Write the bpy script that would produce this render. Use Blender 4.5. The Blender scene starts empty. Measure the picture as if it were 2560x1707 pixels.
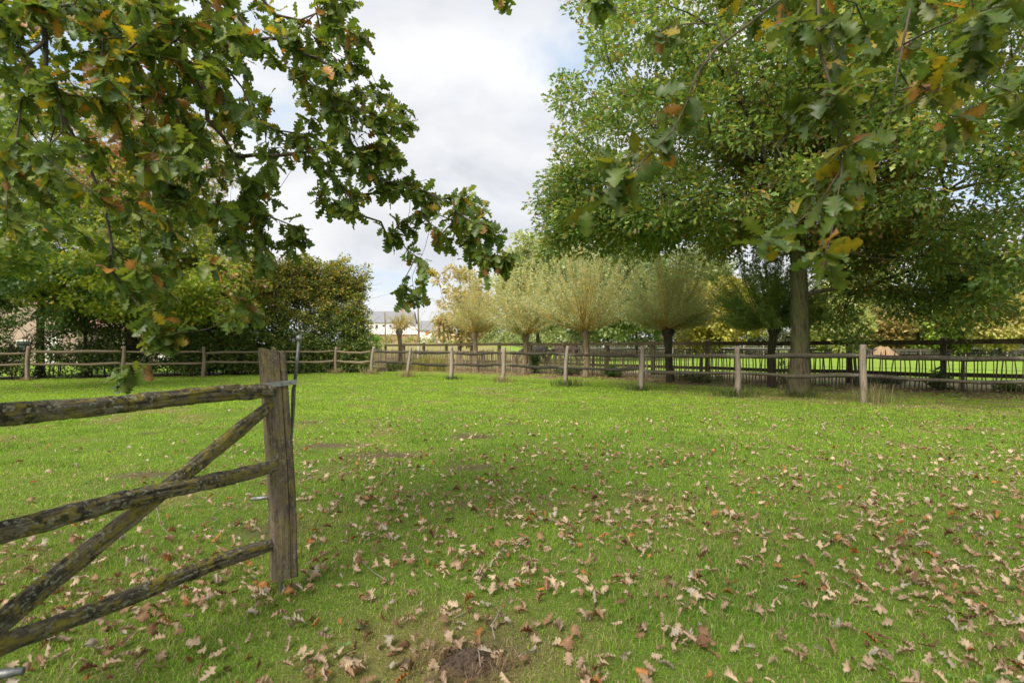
import bpy, bmesh, math, random
import numpy as np
from mathutils import Vector, Matrix, noise as mnoise

SC = bpy.context.scene
COL = SC.collection
rng = np.random.default_rng(11)
random.seed(11)

# ------------------------------------------------------------------ camera
FPX, HOR, CX, EYE = 1300.0, 868.0, 1280.0, 1.25      # focal length and horizon in photo pixels, eye height
cam_d = bpy.data.cameras.new('camera'); cam = bpy.data.objects.new('camera', cam_d); COL.objects.link(cam)
cam.location = (0, 0, EYE); cam.rotation_euler = (math.radians(90), 0, 0)
cam_d.sensor_width = 36; cam_d.lens = 36 * FPX / 2560
cam_d.shift_y = (HOR - 853.5) / 2560
cam_d.clip_start = 0.05; cam_d.clip_end = 3000
cam_d.dof.use_dof = True; cam_d.dof.focus_distance = 4.6; cam_d.dof.aperture_fstop = 3.0
SC.camera = cam

# ------------------------------------------------------------------ light
SUN_AZ, SUN_EL = math.radians(-146), math.radians(46)   # from behind and to the left of the camera
SC.view_settings.view_transform = 'Standard'; SC.view_settings.look = 'None'
SC.view_settings.exposure = 0.85; SC.view_settings.gamma = 1.0
sd = Vector((math.sin(SUN_AZ) * math.cos(SUN_EL), math.cos(SUN_AZ) * math.cos(SUN_EL), math.sin(SUN_EL)))
sun_d = bpy.data.lights.new('sun', 'SUN'); sun = bpy.data.objects.new('sun', sun_d); COL.objects.link(sun)
sun_d.energy = 3.4; sun_d.angle = math.radians(32); sun_d.color = (1.0, 0.93, 0.82)
sun.rotation_euler = (-sd).to_track_quat('-Z', 'Y').to_euler()

W = bpy.data.worlds.new('World'); SC.world = W; W.use_nodes = True

class NT:
    """a few lines of node plumbing"""
    def __init__(s, tree):
        s.t = tree; s.n = tree.nodes; s.l = tree.links
    def new(s, kind, **kw):
        n = s.n.new(kind)
        for k, v in kw.items(): setattr(n, k, v)
        return n
    def set(s, sock, v):
        if isinstance(v, bpy.types.NodeSocket): s.l.new(v, sock)
        elif v is not None: sock.default_value = v
    def math(s, op, a, b=None, clamp=False):
        n = s.new('ShaderNodeMath', operation=op, use_clamp=clamp)
        s.set(n.inputs[0], a); s.set(n.inputs[1], b)
        return n.outputs[0]
    def vmath(s, op, a, b=None):
        n = s.new('ShaderNodeVectorMath', operation=op)
        s.set(n.inputs[0], a); s.set(n.inputs[1], b)
        return n.outputs[0]
    def noise(s, vec, scale, detail=3, rough=0.55, dist=0.0):
        n = s.new('ShaderNodeTexNoise')
        s.set(n.inputs['Vector'], vec); n.inputs['Scale'].default_value = scale
        n.inputs['Detail'].default_value = detail; n.inputs['Roughness'].default_value = rough
        n.inputs['Distortion'].default_value = dist
        return n.outputs[0]
    def ramp(s, f, stops, interp='LINEAR'):
        n = s.new('ShaderNodeValToRGB'); cr = n.color_ramp; cr.interpolation = interp
        while len(cr.elements) < len(stops): cr.elements.new(0.5)
        for e, (p, c) in zip(cr.elements, stops):
            e.position = p; e.color = (c, c, c, 1) if isinstance(c, (int, float)) else (*c, 1)
        s.set(n.inputs[0], f)
        return n.outputs[0]
    def mix(s, f, a, b, mode='MIX'):
        n = s.new('ShaderNodeMix', data_type='RGBA', blend_type=mode)
        s.set(n.inputs[0], f)
        for sock, v in ((n.inputs[6], a), (n.inputs[7], b)):
            s.set(sock, (*v, 1) if isinstance(v, tuple) and len(v) == 3 else v)
        return n.outputs[2]
    def attr(s, name):
        n = s.new('ShaderNodeAttribute', attribute_name=name)
        return n
    def bump(s, h, strength, dist):
        n = s.new('ShaderNodeBump'); n.inputs['Strength'].default_value = strength
        n.inputs['Distance'].default_value = dist; s.set(n.inputs['Height'], h)
        return n.outputs[0]

def build_world():
    g = NT(W.node_tree)
    for n in list(g.n): g.n.remove(n)
    out = g.new('ShaderNodeOutputWorld'); bg = g.new('ShaderNodeBackground'); bg.inputs[1].default_value = 0.1
    sky = g.new('ShaderNodeTexSky', sky_type='NISHITA'); sky.sun_disc = False
    sky.sun_elevation = SUN_EL; sky.sun_rotation = SUN_AZ; sky.air_density = 1.0; sky.dust_density = 0.8; sky.ozone_density = 1.5
    tc = g.new('ShaderNodeTexCoord'); d = tc.outputs['Generated']
    sep = g.new('ShaderNodeSeparateXYZ'); g.l.new(d, sep.inputs[0])
    zz = g.math('ADD', g.math('MAXIMUM', sep.outputs[2], 0.0), 0.22)
    cmb = g.new('ShaderNodeCombineXYZ')
    g.l.new(g.math('DIVIDE', sep.outputs[0], zz), cmb.inputs[0]); g.l.new(g.math('DIVIDE', sep.outputs[1], zz), cmb.inputs[1])
    p = g.vmath('ADD', cmb.outputs[0], (3.35, 1.9, 0.0))
    cover = g.ramp(g.noise(p, 1.15, 6, 0.55, 0.3), [(0.33, 0.0), (0.45, 0.9), (0.56, 1.0)])
    tone = g.ramp(g.noise(g.vmath('ADD', p, (7.0, 2.2, 1.0)), 1.35, 5, 0.55, 0.4), [(0.32, (3.45, 3.6, 3.95)), (0.47, (4.75, 4.85, 5.05)), (0.62, (5.8, 5.8, 5.8))])
    low = g.ramp(sep.outputs[2], [(0.0, 1.0), (0.3, 0.0)])
    tone = g.mix(low, tone, (5.2, 5.25, 5.35))
    blue = g.mix(0.7, sky.outputs[0], (3.5, 4.5, 5.8))
    g.l.new(g.mix(g.math('MAXIMUM', cover, g.math('MULTIPLY', low, 0.9)), blue, tone), bg.inputs[0])
    g.l.new(bg.outputs[0], out.inputs[0])
build_world()

# ------------------------------------------------------------------ helpers
def tag(o, label=None, cat=None, group=None, kind=None):
    if label: o['label'] = label
    if cat: o['category'] = cat
    if group: o['group'] = group
    if kind: o['kind'] = kind
    return o

def empty(name, loc=(0, 0, 0), label=None, cat=None, group=None):
    o = bpy.data.objects.new(name, None); COL.objects.link(o); o.location = loc; o.empty_display_size = 0.2
    return tag(o, label, cat, group)

def P(px, py, d):
    """the point seen at photo pixel (px, py) at depth d"""
    return np.array(((px - CX) / FPX * d, d, EYE - (py - HOR) / FPX * d))

def G(px, py):
    d = EYE * FPX / (py - HOR)
    return ((px - CX) / FPX * d, d)

def mesh_arrays(name, V, F, col=None, wc=None, smooth=True):
    V = np.asarray(V, np.float32); F = np.asarray(F, np.int32); k = F.shape[1]
    m = bpy.data.meshes.new(name)
    m.vertices.add(len(V)); m.vertices.foreach_set('co', V.ravel())
    m.loops.add(F.size); m.loops.foreach_set('vertex_index', F.ravel())
    m.polygons.add(len(F)); m.polygons.foreach_set('loop_start', np.arange(0, F.size, k, dtype=np.int32))
    m.polygons.foreach_set('use_smooth', np.full(len(F), smooth))
    if col is not None:
        c = np.ones((len(V), 4), np.float32); c[:, :3] = col
        m.attributes.new('col', 'FLOAT_COLOR', 'POINT').data.foreach_set('color', c.ravel())
    if wc is not None:
        m.attributes.new('wc', 'FLOAT_VECTOR', 'POINT').data.foreach_set('vector', np.asarray(wc, np.float32).ravel())
    m.update()
    return m

def link(name, mesh, mat, parent=None):
    o = bpy.data.objects.new(name, mesh); COL.objects.link(o)
    if mat: mesh.materials.clear(); mesh.materials.append(mat)
    if parent is not None: o.parent = parent
    return o

class MB:
    """collects quads; one mesh object out"""
    def __init__(s): s.V = []; s.F = []; s.C = []; s.W = []; s.n = 0
    def add(s, V, F, col=(1, 1, 1), wc=None):
        V = np.asarray(V, float); F = np.asarray(F, int)
        if F.shape[1] == 3: F = np.concatenate([F, F[:, 2:3]], 1)
        s.V.append(V); s.F.append(F + s.n); s.n += len(V)
        c = np.asarray(col, float); s.C.append(np.broadcast_to(c, V.shape).copy())
        s.W.append(V if wc is None else wc)
    def box(s, lo, hi, col=(1, 1, 1), M=None):
        (a, b, c), (d, e, f) = lo, hi
        V = np.array([(a, b, c), (d, b, c), (d, e, c), (a, e, c), (a, b, f), (d, b, f), (d, e, f), (a, e, f)], float)
        if M is not None: V = np.array([M @ Vector(v) for v in V])
        s.add(V, [(0, 3, 2, 1), (4, 5, 6, 7), (0, 1, 5, 4), (1, 2, 6, 5), (2, 3, 7, 6), (3, 0, 4, 7)], col)
    def build(s, name, mat, parent=None, loc=None, smooth=False):
        V = np.concatenate(s.V); F = np.concatenate(s.F)
        if loc is not None: V = V - np.array(loc)
        bm = bmesh.new(); vs = [bm.verts.new(v) for v in V]
        for f in F:
            ids = list(dict.fromkeys(int(i) for i in f))
            if len(ids) < 3: continue
            try: bm.faces.new([vs[i] for i in ids]).smooth = smooth
            except ValueError: pass
        bmesh.ops.recalc_face_normals(bm, faces=bm.faces[:])
        m = bpy.data.meshes.new(name); bm.to_mesh(m); bm.free()
        c = np.ones((len(V), 4), np.float32); c[:, :3] = np.concatenate(s.C)
        m.attributes.new('col', 'FLOAT_COLOR', 'POINT').data.foreach_set('color', c.ravel())
        m.attributes.new('wc', 'FLOAT_VECTOR', 'POINT').data.foreach_set('vector', np.concatenate(s.W).astype(np.float32).ravel())
        return link(name, m, mat, parent)

def frame(d, up=(0, 0, 1)):
    d = np.asarray(d, float); d = d / np.linalg.norm(d)
    u = np.asarray(up, float)
    if abs(d @ u) > 0.97: u = np.array((1.0, 0, 0))
    a = np.cross(u, d); a /= np.linalg.norm(a)
    return d, a, np.cross(d, a)

def log_mesh(pts, prof, widths, rough=0.0, freq=8.0, seed=0.0, col=(1, 1, 1), endcol=None, up=(0, 0, 1), cap=True, colf=None):
    """a rough timber: profile prof (k,2) in units of half-width swept along pts; returns V,F,C,W"""
    pts = np.asarray(pts, float); k = len(prof); n = len(pts)
    prof = np.asarray(prof, float); V = np.zeros((n, k, 3)); Wc = np.zeros((n, k, 3)); C = np.zeros((n, k, 3))
    L = np.concatenate([[0], np.cumsum(np.linalg.norm(np.diff(pts, axis=0), axis=1))])
    for i in range(n):
        t = pts[min(i + 1, n - 1)] - pts[max(i - 1, 0)]
        _, a, b = frame(t, up)
        w = widths[i] if hasattr(widths[i], '__len__') else (widths[i], widths[i])
        for j, (x, y) in enumerate(prof):
            p = pts[i] + a * x * w[0] + b * y * w[1]
            if rough:
                q = Vector((x * 2.2 + seed, y * 2.2 + seed * 1.7, L[i] * freq))
                f = 1 + rough * mnoise.noise(q) + rough * 0.6 * mnoise.noise(q * 2.7)
                p = pts[i] + (p - pts[i]) * f
            V[i, j] = p; Wc[i, j] = (x * w[0] + seed, y * w[1] - seed, L[i] + seed * 3)
            C[i, j] = col if colf is None else colf(L[i] / L[-1], j)
    F = []
    for i in range(n - 1):
        for j in range(k):
            jj = (j + 1) % k
            F.append((i * k + j, i * k + jj, (i + 1) * k + jj, (i + 1) * k + j))
    V = V.reshape(-1, 3); C = C.reshape(-1, 3); Wc = Wc.reshape(-1, 3)
    if cap:
        for i, s in ((0, 1), (n - 1, -1)):
            c0 = len(V); V = np.concatenate([V, pts[i][None]]); C = np.concatenate([C, C[i * k:i * k + 1] * 0.9]); Wc = np.concatenate([Wc, Wc[i * k:i * k + 1]])
            for j in range(k):
                jj = (j + 1) % k
                F.append((c0, i * k + jj, i * k + j, c0) if s > 0 else (c0, i * k + j, i * k + jj, c0))
    return V, np.array(F), C, Wc

def circ(k, sx=1.0, sy=1.0, ph=0.0):
    return [(math.cos(2 * math.pi * i / k + ph) * sx, math.sin(2 * math.pi * i / k + ph) * sy) for i in range(k)]

def lerp_pts(a, b, n):
    t = np.linspace(0, 1, n)[:, None]
    return np.asarray(a, float) * (1 - t) + np.asarray(b, float) * t

def vhash(ix, iy, seed):
    h = (ix.astype(np.int64) * 374761393 + iy.astype(np.int64) * 668265263 + seed * 982451653) & 0x7fffffff
    h = ((h ^ (h >> 13)) * 1274126177) & 0x7fffffff
    return ((h ^ (h >> 16)) & 0xffff) / 65535.0

def vnoise(x, y, seed=0, octaves=3):
    x = np.asarray(x, float); y = np.asarray(y, float); tot = 0; amp = 1; s = 0
    for o in range(octaves):
        ix = np.floor(x); iy = np.floor(y); fx = x - ix; fy = y - iy
        fx = fx * fx * (3 - 2 * fx); fy = fy * fy * (3 - 2 * fy)
        a = vhash(ix, iy, seed + o); b = vhash(ix + 1, iy, seed + o); c = vhash(ix, iy + 1, seed + o); d = vhash(ix + 1, iy + 1, seed + o)
        tot = tot + amp * ((a * (1 - fx) + b * fx) * (1 - fy) + (c * (1 - fx) + d * fx) * fy); s += amp
        amp *= 0.5; x = x * 2.03 + 17.1; y = y * 2.03 + 5.7
    return tot / s

def sstep(a, b, x):
    t = np.clip((np.asarray(x, float) - a) / (b - a), 0, 1)
    return t * t * (3 - 2 * t)

def unit(v):
    return v / np.maximum(np.linalg.norm(v, axis=-1, keepdims=True), 1e-9)

# ------------------------------------------------------------------ materials
def material(name):
    m = bpy.data.materials.new(name); m.use_nodes = True
    g = NT(m.node_tree)
    return m, g, g.n['Principled BSDF'], g.n['Material Output']

def leaf_material(name, trans=0.35, rough=0.5, spec=0.3, warm=(1.15, 1.1, 0.6), blotch=0.0):
    m, g, b, out = material(name)
    c = g.attr('col').outputs['Color']
    if blotch:
        tc = g.new('ShaderNodeTexCoord')
        f = g.ramp(g.noise(tc.outputs['Object'], 38, 3), [(0.45, 0.0), (0.75, 1.0)])
        c = g.mix(g.math('MULTIPLY', f, blotch), c, (0.16, 0.10, 0.03))
    g.set(b.inputs['Base Color'], c); b.inputs['Roughness'].default_value = rough; b.inputs['Specular IOR Level'].default_value = spec
    tr = g.new('ShaderNodeBsdfTranslucent'); g.set(tr.inputs[0], g.mix(1.0, c, warm, 'MULTIPLY'))
    mx = g.new('ShaderNodeMixShader'); mx.inputs[0].default_value = trans
    g.l.new(b.outputs[0], mx.inputs[1]); g.l.new(tr.outputs[0], mx.inputs[2]); g.l.new(mx.outputs[0], out.inputs[0])
    return m

M_LEAF = leaf_material('tree_leaf', 0.42, 0.4, 0.5)
M_OAK = leaf_material('oak_leaf', 0.42, 0.42, 0.45, (1.25, 1.15, 0.5), 0.35)
M_GRASS = leaf_material('grass_blade', 0.4, 0.55, 0.2, (1.1, 1.15, 0.5))
M_DRY = leaf_material('dead_leaf', 0.2, 0.7, 0.15, (1.2, 0.9, 0.6), 0.25)

def bark_material(name, c1, c2, green=0.0, scale=1.0):
    m, g, b, out = material(name)
    tc = g.new('ShaderNodeTexCoord'); w = g.vmath('MULTIPLY', tc.outputs['Object'], (14 * scale, 14 * scale, 2.6 * scale))
    n = g.noise(w, 1.6, 6, 0.65, 0.5)
    c = g.mix(g.ramp(n, [(0.35, 0.0), (0.65, 1.0)]), c1, c2)
    if green:
        c = g.mix(g.math('MULTIPLY', g.ramp(g.noise(tc.outputs['Object'], 1.6, 4), [(0.4, 0), (0.7, 1)]), green), c, (0.10, 0.12, 0.035))
    g.set(b.inputs['Base Color'], c); b.inputs['Roughness'].default_value = 0.9; b.inputs['Specular IOR Level'].default_value = 0.15
    g.l.new(g.bump(n, 0.9, 0.025), b.inputs['Normal'])
    return m

M_BARK = bark_material('oak_bark', (0.035, 0.03, 0.02), (0.15, 0.125, 0.08), 0.75)
M_TWIG = bark_material('twig_bark', (0.045, 0.036, 0.028), (0.16, 0.13, 0.10), 0.2)
M_BRBARK = bark_material('brown_bark', (0.06, 0.042, 0.03), (0.19, 0.13, 0.095), 0.1)
M_DKBARK = bark_material('dark_bark', (0.03, 0.025, 0.02), (0.10, 0.08, 0.06), 0.3)
M_WBARK = bark_material('willow_bark', (0.09, 0.06, 0.04), (0.30, 0.22, 0.15), 0.35)
M_SHOOT = leaf_material('willow_shoot', 0.0, 0.5, 0.3)

def wood_material(name, streak=0.5, moss=0.0, lichen=0.0, wet=0.0, bump=0.5):
    """weathered timber: base colour from the piece, grain along it, optional moss and lichen patches"""
    m, g, b, out = material(name)
    c = g.attr('col').outputs['Color']; wc = g.attr('wc').outputs['Vector']
    gr = g.noise(g.vmath('MULTIPLY', wc, (75.0, 75.0, 2.6)), 1.3, 5, 0.6, 0.4)
    fine = g.noise(g.vmath('MULTIPLY', wc, (260.0, 260.0, 12.0)), 1.0, 3, 0.6)
    c = g.mix(g.math('MULTIPLY', g.ramp(gr, [(0.33, 1.0), (0.52, 0.25), (0.7, 0.0)]), streak), c, g.mix(1.0, c, (0.22, 0.2, 0.18), 'MULTIPLY'))
    c = g.mix(g.ramp(fine, [(0.4, 0.25), (0.7, 0.0)]), c, g.mix(1.0, c, (0.45, 0.42, 0.4), 'MULTIPLY'))
    h = g.math('MULTIPLY', gr, 1.0)
    if wet:
        f = g.math('MULTIPLY', g.ramp(g.noise(g.vmath('MULTIPLY', wc, (9.0, 9.0, 1.4)), 1.0, 4), [(0.42, 0), (0.58, 1)]), wet)
        c = g.mix(f, c, (0.022, 0.019, 0.016))
    if moss:
        f = g.math('MULTIPLY', g.ramp(g.noise(g.vmath('MULTIPLY', wc, (26.0, 26.0, 14.0)), 1.0, 6, 0.65), [(0.47, 0), (0.58, 1)]), moss)
        c = g.mix(f, c, g.mix(fine, (0.17, 0.15, 0.022), (0.36, 0.29, 0.03)))
    if lichen:
        n2 = g.noise(g.vmath('MULTIPLY', wc, (60.0, 60.0, 48.0)), 1.0, 5, 0.68)
        n3 = g.noise(g.vmath('ADD', g.vmath('MULTIPLY', wc, (36.0, 36.0, 26.0)), (5.0, 3.0, 9.0)), 1.0, 5, 0.65)
        zone = g.ramp(g.noise(g.vmath('MULTIPLY', wc, (9.0, 9.0, 5.0)), 1.0, 3), [(0.36, 0.25), (0.56, 1.0)]); lichen = g.math('MULTIPLY', zone, lichen)
        f2 = g.math('MULTIPLY', g.ramp(n2, [(0.53, 0), (0.57, 1)]), lichen)
        f3 = g.math('MULTIPLY', g.ramp(n3, [(0.50, 0), (0.56, 1)]), lichen)
        c = g.mix(f3, c, (0.035, 0.032, 0.025))
        c = g.mix(f2, c, g.mix(fine, (0.22, 0.22, 0.15), (0.40, 0.38, 0.28)))
        h = g.math('ADD', h, g.math('MULTIPLY', f2, 0.5))
    g.set(b.inputs['Base Color'], c); b.inputs['Roughness'].default_value = 0.88; b.inputs['Specular IOR Level'].default_value = 0.2
    g.l.new(g.bump(h, bump, 0.012), b.inputs['Normal'])
    return m

M_POST = wood_material('weathered_post', 0.75)
M_RAIL = wood_material('split_rail', 0.8, 0.1, 0.15)
M_DKRAIL = wood_material('dark_rail', 0.7, 0.1, 0.3, 0.75)
M_GATE = wood_material('lichened_rail', 0.9, 0.75, 0.9, 0.2, 1.0)
M_GPOST = wood_material('gate_post_wood', 0.9, 0.35, 0.45, 0.45, 1.0)
M_PALE = wood_material('chestnut_pale', 0.6)
M_BOARD = wood_material('dark_board', 0.5, 0.25, 0.0, 0.3)

def plain(name, color, rough=0.8, metal=0.0, nscale=6.0, var=0.25, bump=0.0):
    m, g, b, out = material(name)
    tc = g.new('ShaderNodeTexCoord'); n = g.noise(tc.outputs['Object'], nscale, 5)
    g.set(b.inputs['Base Color'], g.mix(g.ramp(n, [(0.3, 0.0), (0.7, 1.0)]), tuple(c * (1 - var) for c in color), tuple(min(1, c * (1 + var)) for c in color)))
    b.inputs['Roughness'].default_value = rough; b.inputs['Metallic'].default_value = metal
    if bump: g.l.new(g.bump(n, bump, 0.02), b.inputs['Normal'])
    return m

M_STEEL = plain('galvanised_steel', (0.30, 0.30, 0.30), 0.55, 0.7, 60, 0.25, 0.2)
M_DKSTEEL = plain('dark_steel', (0.17, 0.175, 0.18), 0.5, 0.6, 40, 0.3, 0.2)

# ------------------------------------------------------------------ layout of the paddock
LF0, LF1 = np.array((-17.9, 19.2)), np.array((-8.3, 24.5))     # left fence line
RF0, RF1 = np.array((-6.5, 23.9)), np.array((7.9, 11.7))       # right fence line
PL0, PL1 = np.array((-9.6, 35.2)), np.array((15.5, 12.25))     # paling line
DK0 = np.array((13.48, 16.25)); DKs = np.array((-1.78, 1.80))  # dark fence: first post and step

def side(p, a, b):
    """signed distance of points p to the line a-b (positive beyond it, seen from the camera)"""
    d = (b - a) / np.linalg.norm(b - a); n = np.array((-d[1], d[0]))
    return (p[..., 0] - a[0]) * n[0] + (p[..., 1] - a[1]) * n[1]

def terrain(x, y):
    x = np.asarray(x, float); y = np.asarray(y, float)
    z = 2.2 * sstep(38, 115, y) * sstep(16, -2, x) * sstep(-70, -35, x)
    return z + (vnoise(x * 0.55, y * 0.55, 3, 2) - 0.5) * 0.05 * sstep(3.0, 7.0, y)

def dry_mask(x, y):
    """0 green turf .. 1 worn, straw-coloured turf"""
    n = vnoise(x * 1.1 + 3, y * 1.1, 21, 4); m = vnoise(x * 0.28, y * 0.28, 8, 2)
    d = 0.8 * sstep(0.64, 0.80, vnoise(x * 2.6 + 3, y * 2.6, 21, 4) + 0.25 * (m - 0.5))
    p = np.stack([x, y], -1)
    d = np.maximum(d, 0.75 * sstep(-1.6, -0.2, side(p, RF0, RF1)) * sstep(2.5, 6.5, x) * sstep(0.35, 0.55, vnoise(x * 2, y * 2, 5, 2)))
    r = np.hypot(x - 7.45, y - 13.3); d = np.maximum(d, 0.8 * sstep(2.4, 1.0, r) * (0.4 + 0.6 * n))
    d = np.maximum(d, 0.85 * sstep(0.62, 0.2, np.hypot((x + 0.27) / 1.3, y - 2.07)))
    return d

def soil_mask(x, y):
    s = 0.8 * sstep(0.78, 0.84, vnoise(x * 2.7 + 9, y * 3.6, 31, 3))
    for px, py, r in ((820, 1118, 0.30), (960, 1138, 0.36), (765, 1057, 0.22), (1175, 1093, 0.3), (1180, 1170, 0.25), (660, 1330, 0.22), (350, 1190, 0.25)):
        gx, gy = G(px, py); s = np.maximum(s, sstep(1.1, 0.5, np.hypot((x - gx) / (r * 1.5), (y - gy) / (r * 0.8)) + 0.5 * (vnoise(x * 9, y * 9, 4, 2) - 0.5)))
    return np.maximum(s, sstep(0.22, 0.1, np.hypot(x + 0.19, y - 2.05)))

def build_ground():
    xs = np.concatenate([-np.geomspace(60, 1500, 22)[::-1], np.arange(-58, 30, 0.3), np.geomspace(30, 1500, 34)])
    ys = np.concatenate([[-900, -300, -100, -40, -20, -10, -5], np.arange(-3, 40, 0.3), np.geomspace(40, 2000, 46)])
    X, Y = np.meshgrid(xs, ys); Z = terrain(X, Y)
    V = np.stack([X, Y, Z], -1).reshape(-1, 3); nx, ny = len(xs), len(ys)
    i = np.arange(nx * ny).reshape(ny, nx)
    F = np.stack([i[:-1, :-1], i[:-1, 1:], i[1:, 1:], i[1:, :-1]], -1).reshape(-1, 4)
    p = V[:, :2]; x, y = p[:, 0], p[:, 1]
    lawn = np.array((0.13, 0.20, 0.030)); straw = np.array((0.23, 0.19, 0.075)); soil = np.array((0.14, 0.10, 0.065)); litter = np.array((0.19, 0.13, 0.085))
    field = np.array((0.24, 0.36, 0.05)); dryf = np.array((0.30, 0.27, 0.10))
    d = dry_mask(x, y)[:, None]; c = lawn * (1 - d) + straw * d
    s = soil_mask(x, y)[:, None]; c = c * (1 - s) + soil * s
    sr = side(p, RF0, RF1); sl = side(p, LF0, LF1); sp = side(p, PL0, PL1)
    sdk = side(p, DK0 + DKs * 12, DK0 - DKs * 2)
    n = vnoise(x * 1.3, y * 1.3, 77, 3)
    b = (sstep(1.3, 2.6, sr + (n - 0.5) * 1.2))[:, None]
    n5 = sstep(.3, .7, n)[:, None]; mixed = litter * 1.15 * n5 + np.array((0.19, 0.24, 0.05)) * (1 - n5); c = c * (1 - b) + mixed * b
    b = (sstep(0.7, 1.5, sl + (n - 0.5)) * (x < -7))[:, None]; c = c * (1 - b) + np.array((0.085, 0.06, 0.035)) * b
    b = (sstep(4.2, 5.0, sl) * (x < -9))[:, None]; c = c * (1 - b) + field * b
    b = sstep(0.4, 1.2, sdk)[:, None]; c = c * (1 - b) + np.array((0.30, 0.24, 0.14)) * b
    b = sstep(2.6, 4.0, sdk)[:, None]; g2 = (0.85 + 0.3 * n[:, None]); c = c * (1 - b) + field * g2 * b
    b = (sstep(4.0, 0.5, x + 0.10 * (y - 36)) * sstep(31, 36, y) * (x > -9 - 0.35 * (y - 25)))[:, None]; c = c * (1 - b) + dryf * (0.8 + 0.4 * n[:, None]) * b
    m, g, bs, out = material('ground_turf')
    cc = g.attr('col').outputs['Color']; tc = g.new('ShaderNodeTexCoord')
    n1 = g.noise(tc.outputs['Object'], 9.0, 6, 0.7); n2 = g.noise(tc.outputs['Object'], 70.0, 3, 0.6)
    cc = g.mix(g.ramp(n1, [(0.3, 0.35), (0.6, 0.0)]), cc, g.mix(1.0, cc, (0.5, 0.55, 0.45), 'MULTIPLY'))
    cc = g.mix(g.ramp(n2, [(0.35, 0.4), (0.6, 0.0)]), cc, g.mix(1.0, cc, (0.45, 0.45, 0.4), 'MULTIPLY'))
    g.set(bs.inputs['Base Color'], cc); bs.inputs['Roughness'].default_value = 0.95; bs.inputs['Specular IOR Level'].default_value = 0.1
    g.l.new(g.bump(g.math('ADD', n1, g.math('MULTIPLY', n2, 0.5)), 0.7, 0.05), bs.inputs['Normal'])
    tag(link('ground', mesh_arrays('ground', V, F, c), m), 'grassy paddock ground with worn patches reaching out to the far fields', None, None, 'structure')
build_ground()

# ------------------------------------------------------------------ grass
def build_grass():
    bands = [(1.75, 4.0, 9500, (0.018, 0.046), 0.0028), (4.0, 8.0, 3800, (0.020, 0.044), 0.0050), (8.0, 14.0, 1500, (0.022, 0.042), 0.0092), (14.0, 27.0, 520, (0.024, 0.042), 0.0165)]
    AV, AF, AC, n0 = [], [], [], 0
    for d0, d1, dens, (h0, h1), w in bands:
        xm = d1 * 0.99 + 1.4
        n = int(dens * 2 * xm * (d1 - d0))
        x = rng.uniform(-xm, xm, n); y = rng.uniform(d0, d1, n)
        p = np.stack([x, y], -1)
        k = (np.abs(x) < y * 0.99 + 1.4) & (side(p, RF0, RF1) < 1.6 + 5.0 * vnoise(x * .8, y * .8, 9, 2) ** 1.3) & (side(p, PL0, PL1) < .3) & ((side(p, LF0, LF1) < 1.2) | (x > -6.8))
        s = soil_mask(x, y); k &= rng.random(n) > s * 0.93
        x, y, p, s = x[k], y[k], p[k], s[k]; n = len(x)
        dr = dry_mask(x, y); t = vnoise(x * 0.8, y * 0.8, 55, 3); t2 = vnoise(x * 3.5, y * 3.5, 66, 2); lush = sstep(0.55, 0.75, vnoise(x * 1.6 + 4, y * 1.6, 91, 2))
        dead = rng.random(n) < (0.11 + 0.22 * sstep(7, 3, y) * vnoise(x * 2, y * 2, 88, 2) * 2 + 0.60 * dr)
        fresh = np.array((0.165, 0.310, 0.030)); yel = np.array((0.275, 0.375, 0.046)); deep = np.array((0.105, 0.220, 0.028)); straw = np.array((0.42, 0.34, 0.18))
        c = fresh * (1 - t)[:, None] + yel * t[:, None]
        c = c * (1 - 0.5 * lush)[:, None] + deep * (0.5 * lush)[:, None]
        far = sstep(5, 13, y)[:, None]; c = c * (1 - 0.75 * far) + np.array((0.285, 0.430, 0.036)) * (0.8 + 0.4 * t[:, None]) * 0.75 * far
        c[dead] = straw * rng.uniform(0.55, 1.1, (dead.sum(), 1))
        c = c * rng.uniform(0.72, 1.32, (n, 1)) * (0.92 + 0.28 * t2)[:, None] * 1.08
        h = rng.uniform(h0, h1, n) * (0.45 + 0.8 * t2 + 0.7 * lush) * (1 - 0.35 * dr)
        h = np.where(rng.random(n) < 0.02, h * 1.5, h)
        az = rng.uniform(0, 2 * np.pi, n); lean = rng.uniform(0.25, 1.25, n); wv = w * rng.uniform(0.7, 1.3, n)
        dx, dy = np.cos(az), np.sin(az); yaw = az + rng.normal(1.57, 0.7, n); sx, sy = np.cos(yaw) * wv / 2, np.sin(yaw) * wv / 2
        z = terrain(x, y) - 0.004
        V = np.zeros((n, 5, 3))
        V[:, 0] = np.stack([x - sx, y - sy, z], -1); V[:, 1] = np.stack([x + sx, y + sy, z], -1)
        mx, my, mz = x + dx * lean * h * 0.28, y + dy * lean * h * 0.28, z + h * (0.62 - 0.12 * lean)
        V[:, 2] = np.stack([mx - sx * .8, my - sy * .8, mz], -1); V[:, 3] = np.stack([mx + sx * .8, my + sy * .8, mz], -1)
        V[:, 4] = np.stack([x + dx * lean * h * 0.9, y + dy * lean * h * 0.9, z + h * (1.05 - 0.5 * lean)], -1)
        F = np.array([(0, 1, 3), (0, 3, 2), (2, 3, 4)])
        AF.append((F[None] + (np.arange(n) * 5)[:, None, None] + n0).reshape(-1, 3)); n0 += n * 5
        AV.append(V.reshape(-1, 3)); AC.append(np.repeat(c, 5, 0))
    o = link('grass', mesh_arrays('grass', np.concatenate(AV), np.concatenate(AF), np.concatenate(AC)), M_GRASS)
    tag(o, 'short green turf covering the paddock floor', None, None, 'stuff')
build_grass()

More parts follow.
